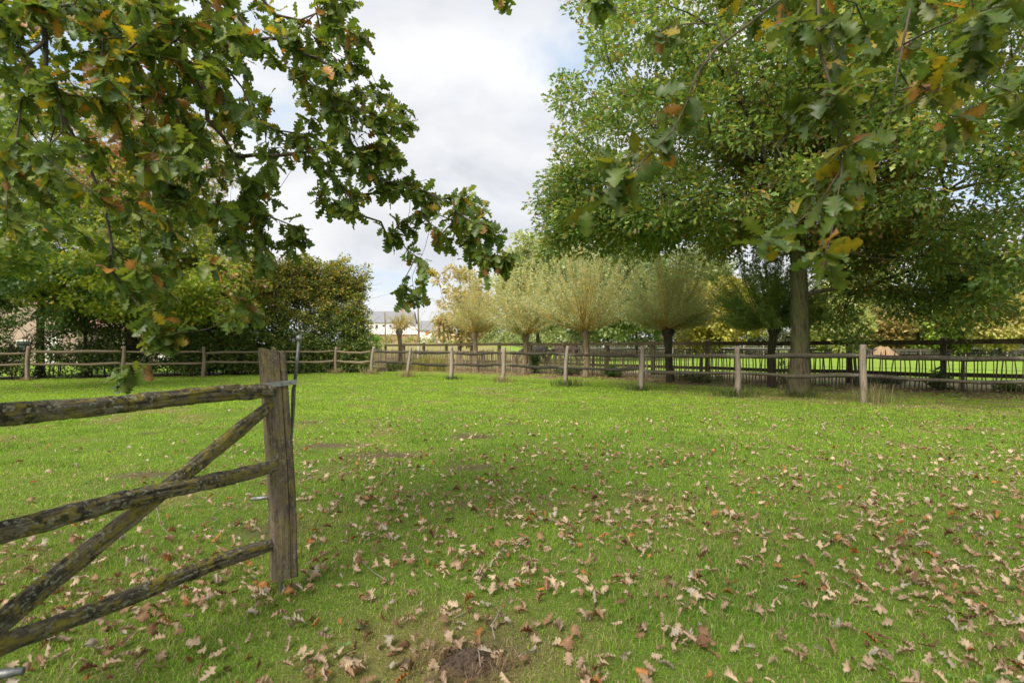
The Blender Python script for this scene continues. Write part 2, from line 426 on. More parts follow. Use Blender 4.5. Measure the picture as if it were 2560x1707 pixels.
def build_clover():
    n = 1500; x = rng.uniform(-9, 9, n); y = 1.9 + 9 * rng.random(n) ** 1.2; p = np.stack([x, y], -1)
    k = (np.abs(x) < y + 1) & (side(p, RF0, RF1) < 1) & (vnoise(x * 1.3, y * 1.3, 61, 2) > .5); x, y = x[k], y[k]; m = 9
    cx = np.repeat(x, m) + rng.normal(0, .02, len(x) * m); cy = np.repeat(y, m) + rng.normal(0, .02, len(x) * m); a = rng.uniform(0, 6.28, len(cx))
    ax = np.stack([np.cos(a), np.sin(a), np.full(len(a), .35)], -1); nr = np.stack([-np.cos(a) * .35, -np.sin(a) * .35, np.ones(len(a))], -1) + rng.normal(0, .25, (len(a), 3))
    V, F, C = scatter(LEAF_OVAL, np.stack([cx, cy, terrain(cx, cy) + rng.uniform(.012, .03, len(cx))], -1), ax, nr, rng.uniform(.012, .032, len(cx)), np.array((.12, .20, .06)) * rng.uniform(.7, 1.6, (len(cx), 1)))
    tag(link('clover', mesh_arrays('clover', V, F, C), M_GRASS), 'small round-leaved clover and weeds among the turf', None, None, 'stuff')

def build_dead_grass():
    c = [(*G(px, py), r) for px, py, r in ((765, 1057, .30), (965, 1065, .12), (1175, 1093, .28), (820, 1118, .3), (960, 1138, .4), (1100, 1135, .16), (660, 1190, .25), (350, 1190, .32), (240, 1195, .2), (1180, 1170, .3), (730, 1000, .5), (1250, 1020, .3), (900, 1000, .4), (560, 1130, .25), (1060, 1045, .2), (470, 1160, .2), (1960, 1130, .25), (1800, 1090, .2), (2380, 1120, .25), (1240, 975, .6), (690, 985, .5))]
    while len(c) < 34:
        y = random.uniform(2.2, 12); x = random.uniform(-.95, .95) * y; c.append((x, y, random.uniform(.06, .2)))
    X, Y = [], []
    for x, y, r in c:
        n = int(14 + 420 * r * r); X.append(x + rng.normal(0, r * .7, n)); Y.append(y + rng.normal(0, r * .5, n))
    x, y = np.concatenate(X), np.concatenate(Y); n = len(x); k = (side(np.stack([x, y], -1), RF0, RF1) < .5) & (y > 1.8); x, y = x[k], y[k]; n = len(x); a = rng.uniform(0, 6.28, n)
    w = .035 * np.maximum(1, y / 5)
    V, F, C = scatter((np.array([(0, -.06, 0), (.5, -.05, .12), (1, 0, .02), (.5, .05, .12), (0, .06, 0)]), np.array([(0, 1, 3, 4), (1, 2, 3, 3)]), np.ones(5)), np.stack([x, y, terrain(x, y) + rng.uniform(.008, .045, n)], -1), np.stack([np.cos(a), np.sin(a), rng.normal(0, .3, n)], -1), rng.normal(0, .3, (n, 3)) + np.array((0, 0, 1)), w * rng.uniform(.6, 1.5, n), np.array([(.50, .41, .26), (.42, .32, .19), (.34, .25, .15), (.56, .48, .33)])[rng.integers(0, 4, n)] * rng.uniform(.6, 1.1, (n, 1)))
    tag(link('dead_grass', mesh_arrays('dead_grass', V, F, C), M_GRASS), 'scraps of withered straw-coloured grass lying on the turf', None, None, 'stuff')

def tuft_mesh(name, n, r, h, w, cols, lean=0.8):
    AV, AF, AC = [], [], []
    x = rng.normal(0, r * 0.5, n); y = rng.normal(0, r * 0.5, n); az = np.arctan2(y, x) + rng.normal(0, 0.8, n)
    hh = rng.uniform(0.45, 1.0, n) * h; ln = rng.uniform(0.2, 1.0, n) * lean; wv = w * rng.uniform(.6, 1.3, n)
    dx, dy = np.cos(az), np.sin(az); sx, sy = -dy * wv / 2, dx * wv / 2
    V = np.zeros((n, 7, 3))
    for i, (t, k) in enumerate(((0, 1), (0.4, .9), (0.75, .6))):
        o = ln * hh * t ** 1.8 * 0.9; z = hh * (t - 0.3 * ln * t * t)
        V[:, 2 * i] = np.stack([x + dx * o - sx * k, y + dy * o - sy * k, z], -1); V[:, 2 * i + 1] = np.stack([x + dx * o + sx * k, y + dy * o + sy * k, z], -1)
    V[:, 6] = np.stack([x + dx * ln * hh * .9, y + dy * ln * hh * .9, hh * (1 - 0.4 * ln)], -1)
    F = np.array([(0, 1, 3), (0, 3, 2), (2, 3, 5), (2, 5, 4), (4, 5, 6)])
    F = (F[None] + (np.arange(n) * 7)[:, None, None]).reshape(-1, 3)
    c = np.array(cols)[rng.integers(0, len(cols), n)] * rng.uniform(0.7, 1.25, (n, 1))
    return mesh_arrays(name, V.reshape(-1, 3), F, np.repeat(c, 7, 0))

STRAW = [(0.46, 0.38, 0.22), (0.38, 0.30, 0.16), (0.28, 0.27, 0.10), (0.50, 0.43, 0.28)]
GREEN = [(0.10, 0.17, 0.04), (0.08, 0.14, 0.05), (0.16, 0.2, 0.05), (0.25, 0.24, 0.10)]

# ------------------------------------------------------------------ leaves (shapes)
def oak_leaf_shape(seed, jag=0.02, curl=0.12, fold=0.25, wid=0.32, lobes=4):
    """lobed oak leaf along +x, unit length: vertices, quads, per-vertex tint"""
    r = random.Random(seed)
    st = [(-0.16, 0.006), (0.0, 0.02)]
    for i in range(lobes):
        t0 = (i + 0.2) / lobes * 0.90; e = wid * (0.40 + 0.72 * math.sin(math.pi * min(1, (i + 0.85) / (lobes + 0.55)) ** 1.5)) * (1 + r.uniform(-.12, .12)); q = 3.6 / lobes
        st += [(t0, e * 0.55), (t0 + 0.035 * q, e * 0.86), (t0 + 0.085 * q, e), (t0 + 0.135 * q, e * 0.96), (t0 + 0.175 * q, e * 0.72), (t0 + 0.20 * q, e * 0.56)]
    st += [(0.95, wid * 0.40), (0.99, wid * 0.22), (1.01, 0.01)]
    V, T = [], []
    for t, w in st:
        z = -curl * max(t, 0) ** 2 + 0.02 * math.sin(7 * t + seed)
        for s in (-1, 0, 1):
            ww = w * (1 + r.uniform(-.05, .05)) * s
            V.append((t + (0.02 if s and w > 0.1 else 0) + (r.uniform(-jag, jag) * .35 if s else 0), ww, z + fold * abs(ww) + 0.25 * abs(ww) * math.sin(9 * t + 2 * s + seed) * 0.5))
            T.append(1.28 if s == 0 else r.uniform(0.88, 1.05))
    F = []
    for i in range(len(st) - 1):
        for k in (0, 1): F.append((3 * i + k, 3 * i + k + 1, 3 * i + k + 4, 3 * i + k + 3))
    return np.array(V), np.array(F), np.array(T)

OAKS = [oak_leaf_shape(s, curl=c, fold=f) for s, c, f in ((1, .10, .22), (2, .25, .35), (3, -.08, .15), (4, .18, -.2), (5, .35, .5))]
LEAF_OVAL = (np.array([(0, 0, 0), (.35, -.24, .05), (.75, -.2, .03), (1, 0, -.06), (.75, .2, .03), (.35, .24, .05), (.5, 0, 0)]),
             np.array([(0, 1, 6, 5), (1, 2, 3, 6), (6, 3, 4, 5)]), np.array([1, .95, .95, .95, 1.0, 1.0, 1.1]))
LEAF_LOBED = (np.array([(0, 0, 0), (.22, -.20, .04), (.40, -.10, .02), (.62, -.30, .05), (.78, -.13, .0), (1, 0, -.08), (.78, .13, .0), (.62, .30, .05), (.40, .10, .02), (.22, .20, .04)]),
              np.array([(0, 1, 2, 8), (0, 8, 9, 9), (2, 3, 4, 6), (2, 6, 7, 8), (4, 5, 6, 6)]), np.ones(10))
LEAF_SLIM = (np.array([(0, 0, 0), (.35, -.09, .03), (1, 0, -.08), (.35, .09, .03)]), np.array([(0, 1, 2, 3)]), np.array([1, .95, 1, 1.05]))
LEAF_SPIKY = (np.array([(0, 0, 0), (.25, -.05, 0), (.40, -.38, .03), (.45, -.06, 0), (.75, -.30, .03), (.7, -.05, 0), (1, 0, -.06), (.7, .05, 0), (.75, .30, .03), (.45, .06, 0), (.40, .38, .03), (.25, .05, 0)]),
              np.array([(0, 1, 11, 0), (1, 2, 3, 3), (1, 3, 9, 11), (9, 10, 11, 11), (3, 4, 5, 5), (3, 5, 7, 9), (7, 8, 9, 9), (5, 6, 7, 7)]), np.ones(12))
LEAF_MAPLE = (np.array([(0, 0, 0), (.15, -.35, .02), (.35, -.22, 0), (.62, -.48, .05), (.66, -.14, 0), (1, 0, -.06), (.66, .14, 0), (.62, .48, .05), (.35, .22, 0), (.15, .35, .02)]),
              np.array([(0, 1, 2, 8), (0, 8, 9, 9), (2, 3, 4, 6), (2, 6, 7, 8), (4, 5, 6, 6)]), np.ones(10))

def tris(F):
    out = []
    for q in F:
        q = [int(v) for v in q]
        for t in ((q[0], q[1], q[2]), (q[0], q[2], q[3])):
            if len(set(t)) == 3: out.append(t)
    return np.array(out)

def scatter(shape, pos, axis, nrm, size, col):
    """leaf arrays: one leaf of the shape at each pos"""
    V, F, T = shape
    a = unit(axis); n = unit(nrm - a * np.sum(a * nrm, -1, keepdims=True)); b = np.cross(n, a)
    s = size[:, None, None]
    X = pos[:, None] + s * (V[None, :, 0:1] * a[:, None] + V[None, :, 1:2] * b[:, None] + V[None, :, 2:3] * n[:, None])
    Fx = (tris(F)[None] + (np.arange(len(pos)) * len(V))[:, None, None]).reshape(-1, 3)
    C = np.clip(col[:, None] * T[None, :, None], 0, 1)
    return X.reshape(-1, 3), Fx, C.reshape(-1, 3)

def merge(parts):
    V, F, C, n = [], [], [], 0
    for v, f, c in parts:
        V.append(v); F.append(f + n); C.append(c); n += len(v)
    return np.concatenate(V), np.concatenate(F), np.concatenate(C)

FOL = 1.0
def palette(cols, weights, n, jit=0.25):
    w = np.array(weights, float); w /= w.sum()
    c = np.array(cols, float)[rng.choice(len(cols), n, p=w)] * FOL
    return c * rng.uniform(1 - jit, 1 + jit, (n, 1))

def frustums(A, B, ra, rb, k=5):
    A = np.asarray(A, float); B = np.asarray(B, float)
    d = unit(B - A); up = np.where(np.abs(d[:, 2:3]) > 0.9, np.array([[1.0, 0, 0]]), np.array([[0, 0, 1.0]]))
    a = unit(np.cross(up, d)); b = np.cross(d, a)
    ang = np.arange(k) * 2 * np.pi / k
    ring = a[:, None] * np.cos(ang)[None, :, None] + b[:, None] * np.sin(ang)[None, :, None]
    V = np.concatenate([A[:, None] + ring * ra[:, None, None], B[:, None] + ring * rb[:, None, None]], 1)
    j = np.arange(k); jj = (j + 1) % k
    F = np.stack([j, jj, jj + k, j + k], -1)
    F = (F[None] + (np.arange(len(A)) * 2 * k)[:, None, None]).reshape(-1, 4)
    return V.reshape(-1, 3), F

def grow(limbs, centers, root, step=0.5, jit=0.05, sag=0.06, detour=0.3):
    """limbs: list of (n,3) polylines, the first is the trunk. Each centre is joined to the nearest wood by a bent twig.
    Returns nodes, parent index, number of tips fed through each node, index of each centre's node"""
    N, Pa, Ln = [], [], []
    for li, pl in enumerate(limbs):
        pl = np.asarray(pl, float)
        if li == 0: par = -1
        else:
            q = np.array(N); par = int(np.argmin(np.linalg.norm(q - pl[0], axis=1)))
        for p in pl:
            Ln.append(0 if par < 0 else Ln[par] + np.linalg.norm(p - N[par])); N.append(p); Pa.append(par); par = len(N) - 1
    cap = len(N) + len(centers) * 14
    A = np.zeros((cap, 3)); L = np.zeros(cap); n = len(N); A[:n] = N; L[:n] = Ln; par = np.full(cap, -1); par[:n] = Pa
    order = np.argsort(np.linalg.norm(centers - np.asarray(root), axis=1)); tips = np.zeros(len(centers), int)
    for ci in order:
        c = centers[ci]; d = np.linalg.norm(A[:n] - c, axis=1)
        i = int(np.argmin(d + detour * L[:n])); dist = d[i]
        k = int(min(12, max(1, math.ceil(dist / step)))); p0 = A[i]; pr = i
        off = rng.normal(0, jit * dist, 3); off[2] += sag * dist
        for s in range(1, k + 1):
            t = s / k; q = p0 * (1 - t) + c * t + off * math.sin(math.pi * t) + (rng.normal(0, jit * 0.3 * step, 3) if s < k else 0)
            A[n] = q; L[n] = L[pr] + np.linalg.norm(q - A[pr]); par[n] = pr; pr = n; n += 1
        tips[ci] = pr
    cnt = np.zeros(n)
    cnt[tips] += 1
    for i in range(n - 1, -1, -1):
        if par[i] >= 0: cnt[par[i]] += cnt[i]
    return A[:n], par[:n], np.maximum(cnt, 1), tips

def wood_arrays(A, par, cnt, r0, rmax, p=0.46, k=5, skip=0):
    r = np.minimum(r0 * cnt ** p, rmax)
    i = np.arange(len(A)); i = i[(par >= 0) & (i >= skip)]
    a, b = A[par[i]], A[i]; ra = np.minimum(r[par[i]], r[i] * 1.35 + 0.001); rb = r[i]
    ext = unit(b - a) * np.minimum(rb, 0.05)[:, None] * 0.5
    return frustums(a, b + ext, ra, rb, k)

def ellipsoid_points(center, radii, n, power=2.3, zmin=None):
    d = unit(rng.normal(size=(n * 2, 3))); r = rng.random(n * 2) ** (1 / power)
    p = np.asarray(center) + d * r[:, None] * np.asarray(radii)
    if zmin is not None: p = p[p[:, 2] > zmin]
    return p[:n]

def leaf_cloud(shape, centers, per, spread, size, cols, wts, root, droop=0.25, tint=None, flat=0.75, jit=0.25):
    n = len(centers) * per
    c = np.repeat(centers, per, 0)
    o = unit(rng.normal(size=(n, 3))) * (rng.random((n, 1)) ** 0.5) * spread; o[:, 2] *= 0.65
    pos = c + o
    ax = unit(o) + 0.5 * rng.normal(size=(n, 3)) + 0.35 * unit(c - np.asarray(root)); ax[:, 2] -= droop
    nr = rng.normal(size=(n, 3)) * (1 - flat) * 1.6 + np.array((0, 0, 1.0)) * flat
    col = palette(cols, wts, n, jit)
    if tint is not None: col = tint(pos, col)
    return scatter(shape, pos, ax, nr, size * rng.uniform(0.65, 1.25, n), col)

def trunk_mesh(pts, radii, flare=1.55, k=30, rough=0.13, seed=0.0):
    pts = np.asarray(pts, float); n = 30
    t = np.linspace(0, 1, n); T = np.linspace(0, 1, len(pts))
    q = np.stack([np.interp(t, T, pts[:, i]) for i in range(3)], -1); r = np.interp(t, T, radii)
    h = q[:, 2] - q[0, 2]; r = r * (1 + (flare - 1) * np.exp(-h / (2.2 * radii[0])))
    rg = [1 + 0.05 * math.sin(5 * a + seed) + 0.035 * math.sin(11 * a + 2 * seed) + random.uniform(-.03, .03) for a in np.arange(k) * 2 * math.pi / k]
    V, F, C, Wc = log_mesh(q, [(x * e, y * e) for (x, y), e in zip(circ(k), rg)], r, rough, 1.8, seed)
    return V, F

def tree(name, label, cat, base, trunk_h, trunk_r, crowns, leaf, per, spread, size, cols, wts, bark=None, lean=(0, 0), tint=None, group=None,
         r0=0.006, step=0.5, droop=0.25, flat=0.7, power=2.3, limbs=(), mask=None, stems=None, detour=0.3, zmin=None, leafmat=None, top=0.5):
    """trunk, branches and crown round the crowns [(centre, radii, clumps)] given relative to the base"""
    bx, by = base; bz = float(terrain(bx, by))
    root = empty(name, (bx, by, bz), label, cat, group)
    topz = trunk_h
    tr = np.array([(lean[0] * t + 0.06 * math.sin(5 * t + bx), lean[1] * t, topz * t) for t in np.linspace(0, 1, 7)])
    V, F = trunk_mesh(np.concatenate([[[0, 0, -0.15]], tr[1:]]), np.linspace(trunk_r, trunk_r * top, 7), seed=bx)
    bark = bark or M_BARK
    link('trunk', mesh_arrays('trunk', V, F), bark, root)
    cen = np.concatenate([ellipsoid_points(c, r, n, power, zmin) for c, r, n in crowns])
    if mask is not None: cen = cen[mask(cen)]
    lo = max(2, int(len(tr) * 0.45))
    A, par, cnt, tips = grow([tr] + [np.asarray(l, float) for l in limbs], cen, tr[-2], step, 0.07, 0.06, detour)
    keep = len(tr)
    V, F = wood_arrays(A, par, cnt, r0, trunk_r * 0.62, skip=keep)
    link('branches', mesh_arrays('branches', V, F), bark, root)
    V, F, C = leaf_cloud(leaf, cen, per, spread, size, cols, wts, tr[-2], droop, tint, flat)
    link('crown', mesh_arrays('crown', V, F, C), leafmat or M_LEAF, root)
    return root

# ------------------------------------------------------------------ the gate in front
def build_gate():
    A = np.array((-1.655, 1.60)); B = np.array((-1.18, 2.65))           # hinge stile and head stile on the ground
    gdir = (B - A) / np.linalg.norm(B - A)
    root = empty('wooden_gate', (A[0], A[1], 0), 'weathered wooden field gate with lichened rails, diagonal brace and metal latch', 'gate')
    L = lambda p: np.asarray(p, float) - np.array((A[0], A[1], 0))
    # head stile: square timber with a drying crack, leaning
    u = np.array((0.80, 0.60, 0)); w = np.array((0.60, -0.80, 0))       # across the face, out of the face
    prof = [(-1, -.85), (-.85, -1), (0, -1), (.85, -1), (1, -.85), (1, 0), (1, .8), (.86, .98), (.50, 1.0), (.42, 1.0), (.385, .55), (.35, 1.0), (.28, 1.0), (-.3, 1.02), (-.88, .97), (-1, .85), (-1, 0)]
    n = 46; z = np.linspace(0.085, 1.235, n); k = len(prof); V = np.zeros((n, k, 3)); Wc = np.zeros((n, k, 3)); C = np.zeros((n, k, 3))
    for i in range(n):
        t = i / (n - 1); c = np.array((B[0] + 0.018 - 0.055 * t + 0.008 * math.sin(4 * t), B[1], z[i]))
        for j, (x, y) in enumerate(prof):
            nz = mnoise.noise(Vector((x * 2, y * 2, z[i] * 7)))
            ww = 0.058 * (1 + 0.05 * nz - 0.02 * t); zz = z[i] + (0.012 * mnoise.noise(Vector((x * 3, y * 3, 9))) - 0.012 * x if i == n - 1 else 0)
            V[i, j] = c + u * x * ww + w * y * 0.052 * (1 + 0.05 * nz); V[i, j, 2] = zz
            Wc[i, j] = (x * .058, y * .052, z[i])
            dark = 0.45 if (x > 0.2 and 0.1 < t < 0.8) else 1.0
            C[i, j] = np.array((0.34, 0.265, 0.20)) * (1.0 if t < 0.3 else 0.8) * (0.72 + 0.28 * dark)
    F = [(i * k + j, i * k + (j + 1) % k, (i + 1) * k + (j + 1) % k, (i + 1) * k + j) for i in range(n - 1) for j in range(k)]
    b = MB(); V = V.reshape(-1, 3); C = C.reshape(-1, 3); Wc = Wc.reshape(-1, 3)
    ctr = [V[:k].mean(0), V[-k:].mean(0)]; V = np.concatenate([V, ctr]); C = np.concatenate([C, C[:1], C[-1:]]); Wc = np.concatenate([Wc, Wc[:1], Wc[-1:]])
    F += [(n * k, (j + 1) % k, j, j) for j in range(k)] + [(n * k + 1, (n - 1) * k + j, (n - 1) * k + (j + 1) % k, (n - 1) * k + j) for j in range(k)]
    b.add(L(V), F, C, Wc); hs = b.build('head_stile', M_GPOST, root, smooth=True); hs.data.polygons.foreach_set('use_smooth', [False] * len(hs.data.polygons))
    # hinge stile
    b = MB(); a0 = (A[0] - 0.01, A[1] - 0.02, 0.09)
    b.add(*[L(x) if i == 0 else x for i, x in enumerate(log_mesh(lerp_pts(a0, (A[0] - 0.035, A[1] - 0.02, 1.23), 24), [(-1, -1), (0, -1.05), (1, -1), (1.05, 0), (1, 1), (0, 1.05), (-1, 1), (-1.05, 0)], [0.055] * 24, 0.06, 6, 3.0, (0.2, 0.16, 0.115), up=(u[0], u[1], 0)))])
    b.build('hinge_stile', M_GPOST, root, smooth=True)
    # rails: half-round split chestnut
    half = [(-.62, -.95), (0, -1.0), (.62, -.92), (.95, -.45), (1.0, .15), (.8, .72), (.35, .98), (-.25, 1.0), (-.75, .75), (-1.0, .2), (-.95, -.4)]
    half = [(math.cos(t) * (1 + .06 * math.sin(3 * t)), math.sin(t) * (1 + .05 * math.cos(2 * t))) for t in np.linspace(0, 2 * math.pi, 41)[:-1]]
    ua = np.array((0.91, -0.41))                                       # towards the viewer's side of the gate
    def rail(name, z0, z1, hw, off, seed, sag=0.0, s0=-0.02, s1=0.965, endw=0.8, crack=(.3, .8)):
        p0 = np.array([*(A + (B - A) * s0 + ua * off), z0]); p1 = np.array([*(A + (B - A) * s1 + ua * off), z1]); m = 60
        pts = lerp_pts(p0, p1, m); t = np.linspace(0, 1, m); pts[:, 2] += sag * np.sin(np.pi * t) + 0.004 * np.sin(9 * t + seed)
        wid = [(0.027 * (1 + .06 * math.sin(7 * x + seed)), hw * (1 + 0.05 * math.sin(5 * x + seed * 2)) * (endw + (1 - endw) * min(1, (1 - x) / 0.12))) for x in t]
        def colf(x, j): return np.array((0.31, 0.26, 0.19)) * (1.25 if x > .93 else 1.0) * (0.55 + 0.2 * (half[j][1] < 0.2) + 0.25 * (half[j][1] < -0.3))
        V, F, C, Wc = log_mesh(pts, half, wid, 0.17, 13, seed, colf=colf)
        kk = len(half)
        for i in range(m):
            if crack[0] < t[i] < crack[1]:
                e = math.sin(math.pi * (t[i] - crack[0]) / (crack[1] - crack[0])) ** .4
                q = i * kk + 20 - int(round(1.4 * math.sin(t[i] * 9 + seed) + 1.5 - 3 * (t[i] - crack[0])))
                V[q] = pts[i] + (V[q] - pts[i]) * (1 - .28 * e); C[q] *= .25
        b = MB(); b.add(L(V), F, C, Wc)
        return b.build(name, M_GATE, root, smooth=True)
    tag(rail('top_rail', 1.028, 1.034, 0.0375, 0.0, 1.3, 0.008), 'mossy top rail with a long split and yellow lichen')
    rail('middle_rail', 0.668, 0.655, 0.036, 0.012, 4.1, 0.004)
    rail('bottom_rail', 0.300, 0.268, 0.034, 0.0, 7.7, 0.006)
    # brace: behind the middle rail
    q0 = np.array([*(A + (B - A) * 0.02 - ua * 0.012), 0.345]); q1 = np.array([*(A + (B - A) * 0.955 - ua * 0.005), 0.965])
    m = 50; pts = lerp_pts(q0, q1, m); t = np.linspace(0, 1, m); wid = [(0.022, 0.036 * (1 + .05 * math.sin(8 * x)) * (0.62 + 0.38 * min(1, (1 - x) / 0.15))) for x in t]
    V, F, C, Wc = log_mesh(pts, half, wid, 0.16, 13, 11.0, colf=lambda x, j: np.array((0.31, 0.26, 0.19)) * (1.1 if half[j][1] < -.3 else 0.75))
    b = MB(); b.add(L(V), F, C, Wc); b.build('brace', M_GATE, root, smooth=True)
    # latch: strap across the stile, lever with a ball, peg, drop rod
    Bc = np.array((B[0], B[1], 0)); face = Bc + w * 0.056
    M = Matrix(((u[0], -w[0], 0, 0), (u[1], -w[1], 0, 0), (0, 0, 1, 0), (0, 0, 0, 1)))
    b = MB(); c = face - np.array((0.03, 0, 0)); tilt = Matrix.Rotation(math.radians(-5), 4, 'Y')
    T = Matrix.Translation(Vector(L((c[0], c[1], 1.066)))) @ M @ tilt
    b.box((-0.066, -0.006, -0.0125), (0.096, -0.001, 0.0125), M=T)
    st = b.build('latch_strap', M_STEEL, root)
    for x in (-0.035, 0.02, 0.062):
        b = MB(); v, f, cc, _ = log_mesh([T @ Vector((x, -0.0055, 0)), T @ Vector((x, -0.0095, 0))], circ(8), [0.005, 0.004]); b.add(v, f); b.build('rivet', M_DKSTEEL, st)
    lv = lambda px, py, d=2.72: L(P(px, py, d))
    b = MB(); v, f, cc, _ = log_mesh([lv(735.5, 968), lv(741, 920), lv(747.5, 850)], circ(10), [0.0085, 0.0085, 0.0082]); b.add(v, f)
    lever = b.build('latch_lever', M_DKSTEEL, root, smooth=True)
    bm = bmesh.new(); bmesh.ops.create_uvsphere(bm, u_segments=16, v_segments=10, radius=0.0165)
    for v in bm.verts: v.co += Vector(lv(748, 845))
    for f in bm.faces: f.smooth = True
    me = bpy.data.meshes.new('knob'); bm.to_mesh(me); bm.free(); link('knob', me, M_STEEL, lever)
    b = MB(); v, f, cc, _ = log_mesh([lv(735, 966), lv(734, 972), lv(733, 1010), lv(731, 1060), lv(730, 1100)], [(-1, -.5), (1, -.5), (1, .5), (-1, .5)], [.009, .0125, .0125, .009, .003], up=(1, 0, 0)); b.add(v, f)
    b.build('latch_blade', M_DKSTEEL, root)
    b = MB(); v, f, cc, _ = log_mesh([L((B[0] - 0.02, B[1], 0.49)), L((B[0] - 0.02, B[1], 0.49) - np.array((0.115, 0.03, 0.004)))], circ(8), [0.009, 0.009]); b.add(v, f)
    b.build('peg', M_STEEL, root, smooth=True)
    b = MB(); v, f, cc, _ = log_mesh([L((B[0] + 0.006, B[1] - 0.02, 0.12)), L((B[0] + 0.012, B[1] - 0.02, 0.0))], circ(8), [0.009, 0.007]); b.add(v, f)
    b.build('drop_rod', M_STEEL, root, smooth=True)
    for z, e in ((0.275, (-1.475, 1.57)), (1.10, (-1.583, 1.60))):
        b = MB(); v, f, cc, _ = log_mesh([L((A[0] - 0.06, A[1] - 0.04, z - 0.012)), L((e[0] - 0.05, e[1] - 0.01, z - 0.004)), L((*e, z))], circ(8), [0.016, 0.015, 0.011]); b.add(v, f)
        b.build('hinge_pin', M_DKSTEEL, root, smooth=True)
build_gate()

# ------------------------------------------------------------------ post and rail fence
def fence_post(b, x, y, h, r, lean, seed, col, knee=0.0):
    z0 = float(terrain(x, y)) - 0.12; m = 14; t = np.linspace(0, 1, m)
    pts = np.stack([x + lean * t * h + 0.018 * np.sin(5 * t + seed) + knee * np.exp(-t * 5), y + 0.012 * np.cos(4 * t + seed), z0 + (h + 0.12) * t], -1)
    wid = r * (1.12 - 0.25 * t + 0.05 * np.sin(8 * t + seed))
    pr = [(a * (1 + .12 * math.sin(3 * i + seed)), c * (1 + .12 * math.cos(2 * i + seed))) for i, (a, c) in enumerate(circ(9, 1.0, 0.9, seed))]
    V, F, C, Wc = log_mesh(pts, pr, wid, 0.07, 3.0, seed, colf=lambda f, j: np.array(col) * (1.0 - 0.22 * (f < 0.12)))
    b.add(V - np.array((x, y, 0)), F, C, Wc)

def split_rail(b, p0, p1, hw, seed, col, sag, endcol=None):
    m = 18; t = np.linspace(0, 1, m); pts = lerp_pts(p0, p1, m)
    pts[:, 2] += -sag * np.sin(np.pi * t) + 0.013 * np.sin(6 * t + seed) + 0.008 * np.sin(13 * t + 2 * seed); pts[:, 1] += 0.012 * np.sin(5 * t + seed)
    e = 0.6 + 0.4 * np.minimum(1, np.minimum(t, 1 - t) / 0.10)
    wid = [(hw * 0.8 * k * (1 + .1 * math.sin(4 * x + seed)), hw * k * (1 + .14 * math.sin(5 * x + seed * 1.3))) for x, k in zip(t, e)]
    def colf(f, j):
        k = min(1, min(f, 1 - f) / 0.13) if endcol is not None else 1
        return np.array(col) * k + np.array(endcol if endcol is not None else col) * (1 - k)
    V, F, C, Wc = log_mesh(pts, circ(8, 1, 1, seed), wid, 0.12, 4, seed, colf=colf)
    b.add(V, F, C, Wc)

def post_fence(name, label, pts, leans, hts, rad, pcol, rcol, mat, ends, over, rails=(0.60, 1.05), endcol=None, cut=(), knees={}):
    root = empty(name, (pts[0][0], pts[0][1], 0), label, 'fence')
    o = np.array((pts[0][0], pts[0][1], 0))
    for i, p in enumerate(pts):
        b = MB(); fence_post(b, p[0], p[1], hts[i], rad, leans[i], 1.7 * i + len(pts), np.array(pcol) * random.uniform(0.85, 1.1), knees.get(i, 0))
        q = b.build('post', M_POST, root, smooth=True); q.location = Vector((p[0], p[1], 0)) - Vector(o)
    seq = ([(over[0], None)] if over[0] is not None else []) + [(p, i) for i, p in enumerate(pts)] + ([(over[1], None)] if over[1] is not None else [])
    for k in range(len(seq) - 1):
        (a, ia), (c, ic) = seq[k], seq[k + 1]
        for z in rails:
            sh = lambda i: leans[i] * z if i is not None else 0
            za = z + float(terrain(*a)) + random.uniform(-.025, .025); zc = z + float(terrain(*c)) + random.uniform(-.025, .025)
            b = MB(); cc = rcol[k % len(rcol)] if isinstance(rcol, list) else rcol
            split_rail(b, (a[0] + sh(ia), a[1], za), (c[0] + sh(ic), c[1], zc), random.uniform(0.044, 0.056), random.uniform(0, 40), np.array(cc) * random.uniform(.85, 1.15), random.uniform(-0.01, 0.05), endcol)
            v = b.V[0] - o; b.V[0] = v
            b.build('rail', mat[k % len(mat)], root, smooth=True)
    return root

lp = [LF0 + (LF1 - LF0) * t for t in (-0.27, 0.0, 0.262, 0.51, 0.757, 1.0)]
post_fence('post_and_rail_fence', 'pale split-rail fence running along the foot of the hedge, with light tan rails', lp, [0.0, 0.05, 0.0, 0.02, -0.02, 0.0], [1.27, 1.28, 1.30, 1.29, 1.27, 1.25], 0.072,
           (0.33, 0.26, 0.19), (0.30, 0.235, 0.165), [M_RAIL], None, (LF0 - (LF1 - LF0) * 0.54, RF0))
rp = [RF0 + (RF1 - RF0) * i / 7 for i in range(8)]
post_fence('post_and_rail_fence', 'split-rail fence with blackened rails on pale leaning posts, before the big oak trunk', rp,
           [0.12, 0.09, 0.01, 0.06, 0.06, 0.01, -0.01, 0.0], [1.28, 1.25, 1.3, 1.26, 1.3, 1.27, 1.28, 1.31], 0.078, (0.42, 0.35, 0.28), [(0.034, 0.031, 0.029), (0.034, 0.031, 0.028), (0.030, 0.027, 0.025), (0.032, 0.029, 0.027), (0.055, 0.048, 0.040), (0.095, 0.083, 0.065), (0.085, 0.075, 0.058), (0.055, 0.048, 0.040)],
           [M_DKRAIL, M_DKRAIL, M_DKRAIL, M_DKRAIL, M_DKRAIL, M_RAIL, M_RAIL, M_DKRAIL], None, (None, RF1 + (RF1 - RF0) / 7), endcol=(0.26, 0.24, 0.21), knees={3: -0.06, 1: -0.02})

